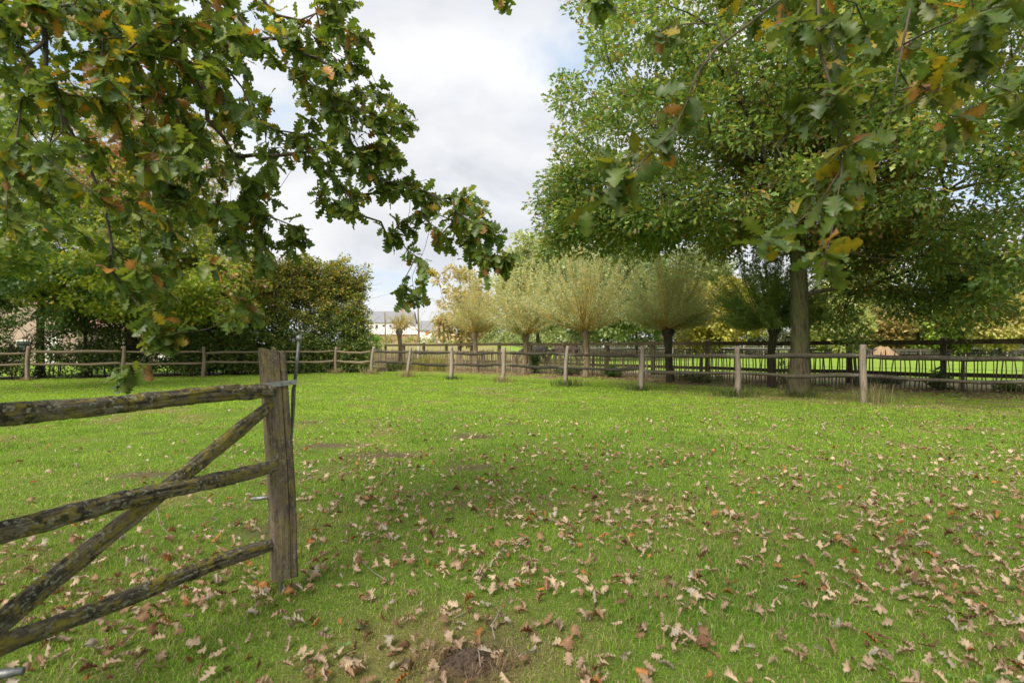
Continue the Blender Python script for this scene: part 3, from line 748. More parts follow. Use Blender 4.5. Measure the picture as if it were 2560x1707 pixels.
# ------------------------------------------------------------------ chestnut paling fence
def build_paling():
    o = np.array((PL1[0], PL1[1], 0)); root = empty('paling_fence', o, 'low fence of thin wired chestnut pales on stakes, behind the split-rail fence', 'fence')
    L = np.linalg.norm(PL1 - PL0); d = (PL0 - PL1) / L; s = 0.0; k = 0; bulk = MB()
    while s < L:
        x, y = PL1 + d * s; zt = float(terrain(x, y)); h = random.uniform(1.05, 1.2); ln = random.gauss(0, 0.025); bend = random.gauss(0, 0.018)
        pts = [(x + d[0] * (ln * t * h + bend * math.sin(math.pi * t)), y + d[1] * (ln * t * h + bend * math.sin(math.pi * t)), zt - 0.08 + (h + .08) * t) for t in (0, .3, .6, .92, 1.0)]
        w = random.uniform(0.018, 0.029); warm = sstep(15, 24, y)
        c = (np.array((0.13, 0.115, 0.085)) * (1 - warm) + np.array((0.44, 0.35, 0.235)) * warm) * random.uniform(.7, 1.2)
        V, F, C, Wc = log_mesh(pts, [(-1, -.5), (1, -.6), (.9, .5), (-.9, .6)], [w, w, w, w * .85, w * .2], 0.1, 6, k * 1.3, c, up=(d[0], d[1], 0))
        near = k < 96
        b = MB() if near else bulk
        b.add(V - o, F, C, Wc)
        if near: b.build('pale', M_PALE, root)
        k += 1; s += random.uniform(0.085, 0.125)
    q = bulk.build('pale', M_PALE, root); q['kind'] = 'stuff'
    s = 1.1
    while s < L:
        x, y = PL1 + d * s; b = MB(); fence_post(b, x + 0.06, y + 0.06, random.uniform(1.0, 1.22), 0.05, random.uniform(-.03, .03), s, np.array((0.24, 0.2, 0.15)) * random.uniform(.8, 1.15))
        b.build('stake', M_POST, root, smooth=True).location = Vector((x + 0.06, y + 0.06, 0)) - Vector(o); s += random.uniform(2.2, 2.6)
    for z in (0.28, 0.62, 0.93):
        pts = [(*(PL1 + d * t), z + float(terrain(*(PL1 + d * t)))) for t in np.linspace(0, L, 40)]
        b = MB(); V, F, C, Wc = log_mesh(pts, circ(4), [0.004] * 40); b.add(V - o, F, (0.12, 0.11, 0.1)); b.build('wire', M_DKSTEEL, root)
build_paling()

# ------------------------------------------------------------------ tall dark board fence of the horse field
def build_board_fence():
    o = np.array((DK0[0], DK0[1], 0)); root = empty('board_fence', o, 'tall dark three-board horse fence with capped square posts, behind the pales', 'fence')
    P_ = [DK0 + DKs * i for i in range(-2, 14)]; a = math.atan2(DKs[1], DKs[0]); R = Matrix.Rotation(a, 4, 'Z')
    for p in P_:
        z = float(terrain(*p)); hw = 0.075; h = 1.57 + random.uniform(-.03, .03); T = Matrix.Translation((p[0] - o[0], p[1] - o[1], z)) @ R @ Matrix.Rotation(random.gauss(0, .012), 4, 'X')
        b = MB(); c = np.array((0.085, 0.07, 0.05)) * random.uniform(.85, 1.2)
        b.box((-hw, -hw, -.15), (hw, hw, h - .05), c, T)
        q = [T @ Vector(v) for v in ((-hw - .012, -hw - .012, h - .05), (hw + .012, -hw - .012, h - .05), (hw + .012, hw + .012, h - .05), (-hw - .012, hw + .012, h - .05), (0, 0, h + .01))]
        po = b.build('post', M_BOARD, root)
        cb = MB(); cb.add(q, [(0, 1, 2, 3), (0, 1, 4, 4), (1, 2, 4, 4), (2, 3, 4, 4), (3, 0, 4, 4)], (0.22, 0.2, 0.16)); cb.build('cap', M_BOARD, po)
    for i in range(len(P_) - 1):
        a0, a1 = P_[i], P_[i + 1]; v = (a1 - a0) / np.linalg.norm(a1 - a0); nrm = np.array((-v[1], v[0])) * -0.1
        if nrm @ a0 > 0: nrm = -nrm
        for zc, hh in ((0.40, .065), (0.92, .065), (1.41, .075)):
            b = MB(); V = []
            for q, e in ((a0, -.001), (a1, .001)):
                zz = float(terrain(*q)) + zc + random.uniform(-.02, .02); c2 = q + v * e * -2
                for off in (nrm, nrm * 0.76):
                    for dz in (-hh, hh): V.append((c2[0] + off[0] - o[0], c2[1] + off[1] - o[1], zz + dz))
            b.add(V, [(0, 1, 3, 2), (4, 6, 7, 5), (0, 4, 5, 1), (2, 3, 7, 6), (1, 5, 7, 3), (0, 2, 6, 4)], np.array((0.07, 0.056, 0.04)) * random.uniform(.8, 1.2), wc=np.array([(v_[2], 0.02 * (j % 2), (j // 4) * 2.5 + i) for j, v_ in enumerate(V)]))
            b.build('board', M_BOARD, root)
build_board_fence()

FOL = 1.6
# ------------------------------------------------------------------ oaks whose branches hang over the view
OAK_COLS = [(0.085, 0.130, 0.026), (0.062, 0.105, 0.028), (0.115, 0.150, 0.028), (0.150, 0.165, 0.028), (0.26, 0.20, 0.02), (0.25, 0.12, 0.025), (0.14, 0.075, 0.03)]
def near_oak(name, label, base, trunk_r, trunk_top, limbs_px, masses, wts, canopy, size, nper, amber=None):
    bx, by = base; root = empty(name, (bx, by, 0), label, 'tree'); o = np.array((bx, by, 0.0))
    tr = np.array([(bx + 0.05 * math.sin(6 * t), by, trunk_top * t) for t in np.linspace(0, 1, 9)])
    V, F = trunk_mesh(np.concatenate([[[bx, by, -.15]], tr[1:]]) - o, np.linspace(trunk_r, trunk_r * .55, 9)); link('trunk', mesh_arrays('trunk', V, F), M_BARK, root)
    limbs = [tr]
    for pl in limbs_px:
        q = [np.array(p) if len(p) == 4 else P(*p) for p in pl]; q = [p[:3] for p in q]
        limbs.append(np.concatenate([lerp_pts(q[i], q[i + 1], 4)[:-1] for i in range(len(q) - 1)] + [[q[-1]]]))
    cen = []
    for cx, cy, rx, ry, n, d0, d1 in masses:
        a = rng.uniform(0, 2 * np.pi, n); r = np.sqrt(rng.random(n))
        for x, y, d in zip(cx + rx * r * np.cos(a), cy + ry * r * np.sin(a), rng.uniform(d0, d1, n)): cen.append(P(x, y, d))
    view = np.array(cen)
    can = ellipsoid_points(*canopy[:3]) if canopy else np.zeros((0, 3))
    if len(can):   # the part of the crown above and behind the viewer
        can = can[(can[:, 2] > 1.25 + 0.74 * np.maximum(can[:, 1], -10) + 0.9) & (can[:, 2] > 2.4)]
    A, par, cnt, tips = grow(limbs, np.concatenate([view, can]), (bx, by, trunk_top), 0.16, 0.10, -0.05, 0.25)
    r_ = np.minimum(0.0016 * cnt ** 0.5, trunk_r * .5)
    V, F = wood_arrays(A, par, cnt, 0.0014, 0.02, 0.45, 6, len(tr)); link('branches', mesh_arrays('branches', V - o, F), M_TWIG, root)
    # a rosette of lobed leaves round every twig end, and leaves along the last of the twig
    parts = []; tip_dir = unit(A[tips] - A[par[tips]])
    for which, pts, per, sz in (('view', np.arange(len(view)), nper, size), ('can', np.arange(len(view), len(view) + len(can)), 9, size * 1.25)):
        if not len(pts): continue
        c0 = np.repeat(A[tips[pts]], per, 0); td = np.repeat(tip_dir[pts], per, 0); n = len(c0)
        back = rng.random((n, 1)) ** 1.5 * 0.11
        ax = unit(rng.normal(size=(n, 3)) + 0.9 * td + np.array((0, 0, -0.55))); pos = c0 - td * back + ax * 0.012
        nr = rng.normal(size=(n, 3)) * 0.55 + np.array((0, 0, 1.0)); col = palette(OAK_COLS, wts, n, 0.28)
        if amber is not None:
            m = rng.random(n) < amber(pos); col[m] = palette(OAK_COLS, (0, 0, 0, .2, .35, .4, .3), int(m.sum()), .25)
        kind = rng.integers(0, len(OAKS), n)
        for k in range(len(OAKS)):
            s = kind == k; parts.append(scatter(OAKS[k], pos[s], ax[s], nr[s], sz * rng.uniform(0.6, 1.2, int(s.sum())), col[s]))
    V, F, C = merge(parts); link('crown', mesh_arrays('crown', V - o, F, C), M_OAK, root)

left_limbs = [
    [(-4.6, -1.2, 4.0, 0), (-3.2, 0.6, 4.3, 0), (-1.9, 2.0, 4.0, 0), (520, -260, 2.9)],
    [(-4.6, -1.2, 3.4, 0), (-3.6, 0.8, 3.7, 0), (120, -200, 2.4)],
    [(120, -200, 2.4), (112, 60, 2.4), (116, 190, 2.4), (166, 310, 2.4), (207, 378, 2.45), (245, 470, 2.5), (265, 530, 2.5), (280, 615, 2.5)],
    [(520, -260, 2.9), (430, -40, 2.8), (400, 200, 2.7), (372, 480, 2.7), (367, 645, 2.65), (387, 743, 2.6), (393, 808, 2.6), (384, 862, 2.6), (357, 895, 2.55), (318, 945, 2.5)],
    [(520, -260, 2.9), (585, -30, 2.8), (560, 100, 2.8), (530, 220, 2.75), (515, 330, 2.7)],
    [(520, -260, 2.9), (780, -200, 3.0), (800, 0, 3.0), (815, 120, 3.0), (824, 225, 3.0), (790, 278, 3.0), (745, 400, 2.9), (700, 470, 2.85), (642, 533, 2.8), (610, 640, 2.8), (600, 760, 2.75)],
    [(780, -200, 3.0), (860, 20, 3.1), (911, 143, 3.1), (950, 234, 3.15)],
    [(824, 225, 3.0), (900, 340, 3.1), (1006, 476, 3.2), (1050, 515, 3.2), (1085, 535, 3.2), (1140, 570, 3.2), (1185, 605, 3.2)],
    [(900, 340, 3.1), (1030, 450, 3.15), (1090, 495, 3.15), (1150, 530, 3.1), (1230, 590, 3.1), (1270, 640, 3.1)],
    [(1085, 535, 3.2), (1062, 620, 3.15), (1030, 690, 3.1), (1036, 740, 3.1), (1038, 770, 3.1)],
    [(1026, 496, 3.2), (1024, 530, 3.2), (1012, 570, 3.2)],
    [(650, 330, 2.8), (740, 345, 2.9), (790, 278, 3.0)],
    [(780, -200, 3.0), (1270, -130, 3.0), (1490, -110, 2.7)],
    [(430, -40, 2.8), (330, 60, 2.6), (290, 200, 2.6), (300, 330, 2.6), (430, 440, 2.7), (540, 390, 2.7)],
]
left_mass = [(150, 110, 240, 190, 92, 2.0, 3.3), (450, 100, 230, 160, 92, 2.1, 3.4), (240, 400, 270, 170, 62, 2.0, 3.2), (530, 360, 190, 160, 52, 2.3, 3.4), (420, 590, 220, 110, 36, 2.2, 3.2),
             (120, 540, 130, 80, 8, 2.2, 3.0), (640, 90, 70, 110, 10, 2.6, 3.2), (830, 120, 105, 150, 42, 2.6, 3.3), (915, 320, 115, 110, 38, 2.8, 3.3), (800, 330, 80, 90, 14, 2.7, 3.2), (640, 570, 55, 110, 20, 2.5, 3.0),
             (755, 595, 42, 40, 5, 2.7, 2.9), (865, 480, 80, 60, 13, 2.8, 3.2), (970, 430, 80, 65, 15, 2.9, 3.3), (1125, 520, 100, 60, 18, 3.0, 3.4), (1190, 600, 90, 70, 19, 2.9, 3.3), (1230, 660, 55, 35, 6, 2.9, 3.1), (1000, 590, 38, 40, 6, 3.1, 3.25),
             (1040, 745, 36, 26, 5, 3.0, 3.2), (1060, 660, 30, 25, 2, 3.0, 3.2), (395, 780, 60, 80, 11, 2.4, 2.8), (318, 945, 18, 14, 2, 2.45, 2.55), (420, 850, 40, 40, 4, 2.5, 2.7), (600, 790, 35, 40, 5, 2.6, 2.8), (1270, -8, 25, 12, 3, 3.0, 3.2), (1490, 12, 30, 20, 5, 2.6, 2.8), (330, 690, 90, 50, 6, 2.4, 2.9)]
def amber_left(p):
    px = CX + p[:, 0] / np.maximum(p[:, 1], .3) * FPX; py = HOR - (p[:, 2] - EYE) / np.maximum(p[:, 1], .3) * FPX
    return 0.30 * np.exp(-((px - 320) / 140) ** 2 - ((py - 230) / 150) ** 2)
near_oak('oak_tree', 'oak tree whose drooping lobed-leaf branches hang down over the wooden gate', (-4.6, -1.2), 0.3, 4.4, left_limbs, left_mass, (.40, .3, .2, .08, .03, .02, .02),
         ((-3.6, -1.2, 5.2), (4.6, 3.6, 2.6), 420), 0.073, 14, amber_left)

FOL = 1.2
right_limbs = [
    [(3.8, -1.6, 3.4, 0), (2.6, 0.2, 3.3, 0), (1960, -150, 2.00)],
    [(3.8, -1.6, 3.4, 0), (3.0, 0.6, 3.2, 0), (2300, -140, 2.25)],
    [(1960, -150, 2.00), (1950, 0, 1.94), (1860, 70, 1.88), (1790, 120, 1.88), (1740, 190, 1.81), (1712, 270, 1.75), (1680, 330, 1.69), (1610, 400, 1.62), (1540, 470, 1.56)],
    [(1790, 60, 1.88), (1720, 60, 1.94), (1640, 75, 2.00)],
    [(1960, -150, 2.00), (2045, -20, 1.88), (2050, 130, 1.81), (2078, 220, 1.77), (2095, 290, 1.75), (2105, 420, 1.69), (2092, 510, 1.62), (2075, 600, 1.56), (2060, 640, 1.50)],
    [(2300, -140, 2.25), (2280, 0, 2.19), (2245, 170, 2.12), (2232, 260, 2.06), (2190, 340, 2.00), (2140, 420, 1.88)],
    [(2300, -140, 2.25), (2600, 20, 2.12), (2555, 120, 2.06), (2480, 190, 2.00), (2420, 240, 2.00), (2370, 330, 2.00)],
    [(2105, 420, 1.69), (2040, 520, 1.69), (1960, 580, 1.69), (1890, 600, 1.69)],
]
right_mass = [(1640, 85, 75, 60, 4, 1.81, 2.21), (1700, 250, 55, 50, 2, 1.75, 2.08), (1620, 350, 80, 60, 3, 1.62, 1.95), (1560, 440, 70, 45, 3, 1.50, 1.82), (1500, 490, 60, 35, 2, 1.50, 1.76),
              (1900, 30, 130, 50, 7, 1.75, 2.34), (2080, 90, 110, 90, 9, 1.62, 2.21), (2050, 240, 110, 70, 5, 1.62, 2.08), (2090, 370, 80, 60, 3, 1.56, 1.95), (2050, 480, 90, 55, 3, 1.50, 1.95), (1960, 575, 80, 45, 3, 1.56, 1.95),
              (2055, 625, 65, 40, 2, 1.31, 1.62), (2230, 120, 80, 80, 5, 1.88, 2.34), (2280, 260, 80, 60, 3, 1.88, 2.34), (2420, 230, 120, 90, 9, 1.75, 2.34), (2510, 100, 80, 110, 8, 1.75, 2.34), (2390, 330, 60, 40, 2, 1.88, 2.21), (2545, 320, 40, 70, 2, 1.75, 2.21), (2260, 10, 110, 40, 4, 2.00, 2.47), (2145, 500, 35, 40, 2, 1.62, 1.95)]
near_oak('oak_tree', 'oak tree whose large leaves dangle close to the viewer before the big oak', (3.8, -1.6), 0.28, 3.8, right_limbs, right_mass, (.34, .34, .2, .14, .07, .05, .01),
         ((1.6, -1.6, 4.4), (4.4, 3.0, 2.2), 380), 0.088, 8)

FOL = 1.75
# ------------------------------------------------------------------ the big oak by the fence
G_OAK = [(0.095, 0.150, 0.032), (0.070, 0.120, 0.036), (0.150, 0.195, 0.042), (0.20, 0.22, 0.05), (0.23, 0.17, 0.03), (0.16, 0.10, 0.03)]
def oak_tint(p, c):
    inner = np.hypot(p[:, 0] - 0.4, p[:, 1]) + 0.7 * np.abs(p[:, 2] - 5.2)
    m = (rng.random(len(p)) < 0.55 * sstep(4.2, 1.6, inner))
    c = c.copy(); c[m] = palette([(0.17, 0.12, 0.03), (0.15, 0.14, 0.03), (0.2, 0.1, 0.03)], (1, 1, .6), int(m.sum()), .3)
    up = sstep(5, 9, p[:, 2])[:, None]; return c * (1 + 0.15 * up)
oak_limbs = [[(0, 0, 3.7), (-1.3, -.6, 4.3), (-3.0, -1.2, 4.6), (-4.6, -1.4, 5.0)], [(0, 0, 3.9), (1.4, -.8, 4.6), (3.0, -1.0, 5.0), (4.6, -.8, 5.4)], [(0, 0, 3.4), (1.0, -.6, 3.6), (2.4, -.9, 3.5), (3.6, -.9, 3.2)],
             [(0, 0, 4.3), (-.9, -.4, 5.6), (-1.8, -.8, 7.2), (-2.4, -1, 9.0)], [(0, 0, 4.6), (.9, -.3, 6.2), (1.6, -.6, 8.2)], [(0, 0, 4.2), (-1.0, 1.2, 5.4), (-2.2, 2.6, 6.4)], [(0, 0, 4.3), (1.2, 1.6, 5.6), (2.4, 3, 6.8)], [(0, 0, 4.0), (-1.2, -1.6, 4.7), (-2.2, -3.2, 5.2)]]
tree('oak_tree', 'big round-headed oak with a thick bare grey trunk standing just behind the split-rail fence', 'tree', (7.45, 13.5), 7.6, 0.235,
     [((0.3, -0.2, 6.9), (6.9, 6.2, 5.9), 1500), ((3.4, -0.7, 2.75), (2.5, 2.2, 1.0), 62), ((-4.2, -0.6, 4.35), (2.2, 1.8, 0.65), 60), ((-2.0, 0.8, 4.7), (2.2, 2.0, 0.7), 50), ((2.4, 0.8, 4.4), (2.4, 2.2, 0.9), 70), ((-5.9, 0, 4.6), (1.1, 1.6, 1.4), 50)], LEAF_LOBED, 135, 0.50, 0.130, G_OAK, (.36, .26, .2, .1, .05, .03),
     tint=oak_tint, r0=0.007, limbs=oak_limbs, mask=lambda c: ((c[:, 2] > 3.9) | (c[:, 0] > 1.6)) & (vnoise(c[:, 0] * .55, c[:, 2] * .55 + c[:, 1] * .3, 19, 2) > .15), step=0.45, power=2.0, droop=0.15)

FOL = 1.65
# ------------------------------------------------------------------ pollard willows
def willow(label, px, d, head_z, trunk_r, nshoot, length, cols, wts, spread_deg, per=100, group='pollard willows in a row behind the fence', lsize=0.115, shoot_col=(0.58, 0.38, 0.09)):
    bx = (px - CX) / FPX * d; z0 = float(terrain(bx, d)); root = empty('pollard_willow', (bx, d, z0), label, 'tree', group)
    n = 12; t = np.linspace(0, 1, n); pts = np.stack([0.05 * np.sin(4 * t + px), 0.03 * np.cos(3 * t), -0.12 + (head_z + 0.12) * t], -1)
    r = trunk_r * (1.12 - 0.25 * np.sin(np.pi * t) + 0.75 * sstep(0.80, 0.96, t)); r[-1] *= 0.5
    V, F, C, _ = log_mesh(pts, circ(12), r, 0.22, 2.5, px * .01); link('trunk', mesh_arrays('trunk', V, F), M_WBARK if d > 19 else M_DKBARK, root)
    A, B, RA, RB, LP, LA = [], [], [], [], [], []
    for i in range(nshoot):
        az = random.uniform(0, 2 * math.pi); el = math.radians(90 - spread_deg * (random.random() ** 0.75)); L = length * random.uniform(0.42, 1.12)*(1.12 if math.sin(3 * az + px) > 0.3 else 0.92) * (0.52 + 0.55 * math.sin(max(0, el)))
        p = np.array((math.cos(az) * trunk_r * 1.3 * math.cos(el), math.sin(az) * trunk_r * 1.3 * math.cos(el), head_z - 0.1 + 0.15 * random.random()))
        v = np.array((math.cos(az) * math.cos(el), math.sin(az) * math.cos(el), math.sin(el))); m = 9; r0 = random.uniform(.011, .022)
        for k in range(m):
            q = p + v * L / m; A.append(p); B.append(q); RA.append(r0 * (1 - k / m) + .0015); RB.append(r0 * (1 - (k + 1) / m) + .0015)
            nl = int(per * 2.0 * (0.25 + 0.75 * k / m) / m * (1.3 if k > 1 else 0.5))
            f = np.random.default_rng(i * 20 + k).random((nl, 1)); LP.append(p * (1 - f) + q * f + rng.normal(0, .05, (nl, 3))); LA.append(np.repeat(v[None], nl, 0))
            v = v + np.array((random.gauss(0, .05), random.gauss(0, .05), 0.06 - 0.05 * (k / m) * math.cos(el))); v /= np.linalg.norm(v); p = q
    V, F = frustums(A, B, np.array(RA), np.array(RB), 4); c = np.array(shoot_col) * rng.uniform(.7, 1.2, (len(A), 1))
    link('shoots', mesh_arrays('shoots', V, F, np.repeat(c, 8, 0)), M_SHOOT, root)
    LP = np.concatenate(LP); LA = np.concatenate(LA); n = len(LP)
    V, F, C = scatter(LEAF_SLIM, LP, LA * 0.5 + rng.normal(size=(n, 3)) * .6, rng.normal(size=(n, 3)) + np.array((0, 0, .4)), lsize * rng.uniform(.6, 1.2, n), palette(cols, wts, n, .25))
    link('crown', mesh_arrays('crown', V, F, C), M_LEAF, root)
WC = [(0.24, 0.28, 0.14), (0.33, 0.35, 0.21), (0.18, 0.24, 0.12), (0.37, 0.31, 0.08), (0.45, 0.46, 0.35)]
willow('slender pollard willow with pale golden crown, nearest the farm buildings', 1188, 26.5, 2.05, 0.13, 130, 3.3, WC, (.3, .3, .1, .28, .12), 78, 100)
willow('pollard willow with a golden crown and a grey trunk in front of the grazing horses', 1312, 23.8, 1.95, 0.125, 160, 3.2, WC, (.3, .26, .18, .2, .1), 84, 110)
willow('tallest pollard willow with the widest silvery-gold crown, and a rusty-barked trunk', 1464, 21.2, 2.0, 0.135, 200, 3.9, WC, (.3, .28, .2, .14, .1), 80, 120)
willow('grey-green pollard willow with a knobbly black head, half under the big oak branches', 1673, 18.8, 2.0, 0.15, 180, 3.4, WC, (.3, .2, .3, .14, .08), 90, 125, lsize=0.12)
willow('dark green pollard willow with a black trunk right beside the big oak trunk', 1932, 16.3, 2.0, 0.13, 180, 2.9, [(0.16, 0.24, 0.06), (0.12, 0.19, 0.065), (0.25, 0.28, 0.07)], (.5, .35, .2), 100, 130, lsize=0.14, shoot_col=(0.22, 0.15, 0.05))
willow('nearly bare pollard willow with a tall pinkish trunk and a few yellow shoots', 999, 29.5, 2.35, 0.125, 26, 1.1, [(0.36, 0.27, 0.05), (0.25, 0.25, 0.08)], (.6, .4), 100, 60)

FOL = 1.85
# ------------------------------------------------------------------ trees behind the left fence
RED_OAK = [(0.16, 0.22, 0.027), (0.24, 0.26, 0.032), (0.11, 0.16, 0.027), (0.30, 0.24, 0.045)]
def red_tint(p, c):
    c = c.copy(); h = sstep(5.5, 9.0, p[:, 2]); tipm = sstep(4.0, 5.4, np.abs(p[:, 0] - 0.3)) * 0.35
    m = rng.random(len(p)) < np.maximum(0.62 * h * vnoise(p[:, 0] * .8, p[:, 2] * .8, 3, 2) * 1.6, tipm * (vnoise(p[:, 0] * 1.4, p[:, 2] * 1.4, 5, 2) > .5))
    c[m] = palette([(0.25, 0.115, 0.085), (0.29, 0.17, 0.12), (0.21, 0.07, 0.05), (0.25, 0.17, 0.06)], (1, 1, .5, 1), int(m.sum()), .3)
    return c
tree('red_oak_tree', 'young oak turning yellow, pink and red, with a brown trunk behind the pale split-rail fence', 'tree', (-16.75, 22.9), 10.5, 0.22,
     [((0.6, -0.3, 4.6), (5.2, 4.2, 2.6), 330), ((0.2, 0, 8.8), (4.2, 3.8, 3.9), 330), ((3.6, -1.0, 3.2), (2.1, 1.6, 1.2), 60)], LEAF_SPIKY, 95, 0.5, 0.20, RED_OAK, (.4, .3, .25, .08), M_BRBARK, tint=red_tint, droop=0.35, r0=.006, top=0.25)
tree('pin_oak_tree', 'green oak with fine spiky leaves on layered drooping twigs, beyond the pale fence', 'tree', (-19.6, 21.6), 9.5, 0.15,
     [((0.4, -0.6, 4.6), (4.6, 3.6, 2.7), 210), ((0.0, 0, 7.8), (2.6, 2.4, 2.4), 90)], LEAF_SPIKY, 80, 0.5, 0.185, [(0.065, 0.12, 0.035), (0.09, 0.15, 0.04), (0.05, 0.095, 0.03)], (1, 1, .6), M_DKBARK, droop=0.4, top=0.25)
tree('maple_tree', 'bright yellow-green maple leaning in at the edge beyond the hanging oak twigs', 'tree', (-15.6, 13.6), 8.0, 0.2,
     [((0.2, 0.1, 6.0), (3.1, 3.0, 3.3), 260)], LEAF_MAPLE, 75, 0.45, 0.15, [(0.17, 0.22, 0.03), (0.11, 0.17, 0.03), (0.25, 0.25, 0.035), (0.07, 0.12, 0.03)], (.4, .3, .15, .25), M_BARK, power=3.0)
HORN = [(0.072, 0.112, 0.028), (0.115, 0.150, 0.034), (0.052, 0.085, 0.028), (0.20, 0.20, 0.034)]
sp = [(-21.5, 21.2, 5.8, 'bushy dark young hornbeam at the open hedge row end, leafy to the ground'), (-19.0, 23.1, 5.4, 'dark young hornbeam with twin shadowed stems, behind the leaning fence post'),
      (-17.9, 24.1, 5.2, 'slim dark young hornbeam standing before the pale house gable'), (-15.4, 24.9, 5.0, 'slim dark young hornbeam close beside the red-tinged oak trunk'), (-13.9, 25.6, 5.2, 'dark leafy young hornbeam where the open hedge row meets the thick hedge')]
for x, y, h, lb in sp:
    tree('hornbeam_tree', lb, 'tree', (x, y), h, 0.085, [((0, 0, h * .64), (1.5, 1.4, h * .36), 120), ((0.1, -.1, 1.0), (1.2, .8, 0.75), 20)], LEAF_OVAL, 90, 0.40, 0.125, HORN, (.4, .3, .3, .08), M_DKBARK, group='young hornbeams in the open hedge row', r0=.004, top=.4)

def hedge(name, label, pts, half_w, h, n, per, size, cols, wts, leaf=LEAF_OVAL, stems=30, wisps=60, tint=None, spread=.34, ragged=0.5, hmin=0.15):
    """clipped hedge along the line pts: stems, wisps on top, leaf mass"""
    pts = np.asarray(pts, float); L = np.concatenate([[0], np.cumsum(np.linalg.norm(np.diff(pts, axis=0), axis=1))])
    o = np.array((pts[0][0], pts[0][1], float(terrain(*pts[0])))); root = empty(name, o, label, 'hedge')
    def at(s): return np.stack([np.interp(s, L, pts[:, 0]), np.interp(s, L, pts[:, 1])], -1)
    s = rng.uniform(0, L[-1], n); q = at(s); zt = terrain(q[:, 0], q[:, 1]); top = h * (1 - ragged * .5 + ragged * vnoise(s * 1.1, s * 0, 5, 4)) * (1 - .35 * sstep(L[-1] - 1.6, L[-1], s))
    u = rng.random(n); u = np.where(rng.random(n) < .70, u * .60, .60 + .40 * u); z = hmin + u * (top - hmin); w = half_w * (1 - 0.45 * (z / h) ** 2)
    off = np.sign(rng.normal(size=n)) * (rng.random(n) ** 0.4) * w; d = unit(pts[-1] - pts[0]); nrm = np.array((-d[1], d[0]))
    cen = np.stack([q[:, 0] + nrm[0] * off, q[:, 1] + nrm[1] * off, zt + z], -1) - o
    ss = np.sort(rng.uniform(0, L[-1], stems)); A, B, RA, RB = [], [], [], []
    for x in ss:
        p = np.array((*at(np.array([x]))[0], 0.0)); p[2] = float(terrain(p[0], p[1])) - .1; p = p - o; v = np.array((random.gauss(0, .08), random.gauss(0, .08), 1.0)); r = random.uniform(.018, .04); hh = h * random.uniform(.8, 1.05)
        for k in range(7):
            q2 = p + v * hh / 7; A.append(p); B.append(q2); RA.append(r * (1 - k / 7.5)); RB.append(r * (1 - (k + 1) / 7.5)); v = v + np.array((random.gauss(0, .08), random.gauss(0, .08), 0)); p = q2
            for _ in range(3):
                e = q2 + np.array((random.gauss(0, .45), random.gauss(0, .35), random.uniform(.1, .7))) ; A.append(q2); B.append(e); RA.append(r * .35); RB.append(.003)
    for _ in range(wisps):
        x = random.uniform(0, L[-1]); p = np.array((*at(np.array([x]))[0], 0.0)); p[2] = float(terrain(p[0], p[1])); p = p - o + np.array((0, random.gauss(0, .3), h * random.uniform(.62, .86))); e = p + np.array((random.gauss(0, .25), random.gauss(0, .2), random.uniform(.4, 1.5) * min(1, h / 4)))
        A.append(p); B.append(e); RA.append(.007); RB.append(.002); cen = np.concatenate([cen, (p * .5 + e * .5)[None], e[None]]) if random.random() < .5 else cen
    V, F = frustums(A, B, np.array(RA), np.array(RB), 5); link('stems', mesh_arrays('stems', V, F), M_DKBARK, root)
    tt = (lambda p, c: tint(p, c, h)) if tint else None
    V, F, C = leaf_cloud(leaf, cen, per, spread, size, cols, wts, (0, 0, 0), 0.15, tt, 0.55)
    link('foliage', mesh_arrays('foliage', V, F, C), M_LEAF, root)
    return root
def beech_tint(p, c, h):
    c = c.copy(); u = sstep(0.25, 0.8, p[:, 2] / h) * 0.6 + 0.45 * sstep(7.6, 10.0, p[:, 0]) * sstep(.1, .5, vnoise(p[:, 0] * .7, p[:, 2] * .7, 12, 2))
    m = rng.random(len(p)) < u; c[m] = palette([(0.20, 0.20, 0.035), (0.30, 0.22, 0.03), (0.22, 0.13, 0.035), (0.13, 0.15, 0.035)], (1, .8, .5, 1.2), int(m.sum()), .3)
    return c
n_ = np.array((-5.3, 9.6)) / np.hypot(5.3, 9.6)
hp = [LF0 + (LF1 - LF0) * t + n_ * 2.0 for t in (0.40, 0.75, 1.0)] + [np.array((-7.55, 26.9))]
hedge('beech_hedge', 'tall thick beech hedge behind the pale fence, dark below, bronze-yellow at its ragged top', hp, 1.0, 5.0, 1300, 75, 0.125, HORN, (.42, .36, .2, .1), LEAF_OVAL, 70, 420, beech_tint, .34, .55)
hedge('low_hedge', 'loose low hedge with light showing through, before the pale house', [LF0 + (LF1 - LF0) * t + n_ * 1.9 for t in (-.45, 0.0, 0.42)], 0.7, 1.9, 170, 62, 0.12, [(0.045, 0.075, 0.022), (0.07, 0.11, 0.024), (0.03, 0.05, 0.02), (0.14, 0.19, 0.03)], (.4, .3, .2, .16), LEAF_OVAL, 34, 10, None, .34, .7)

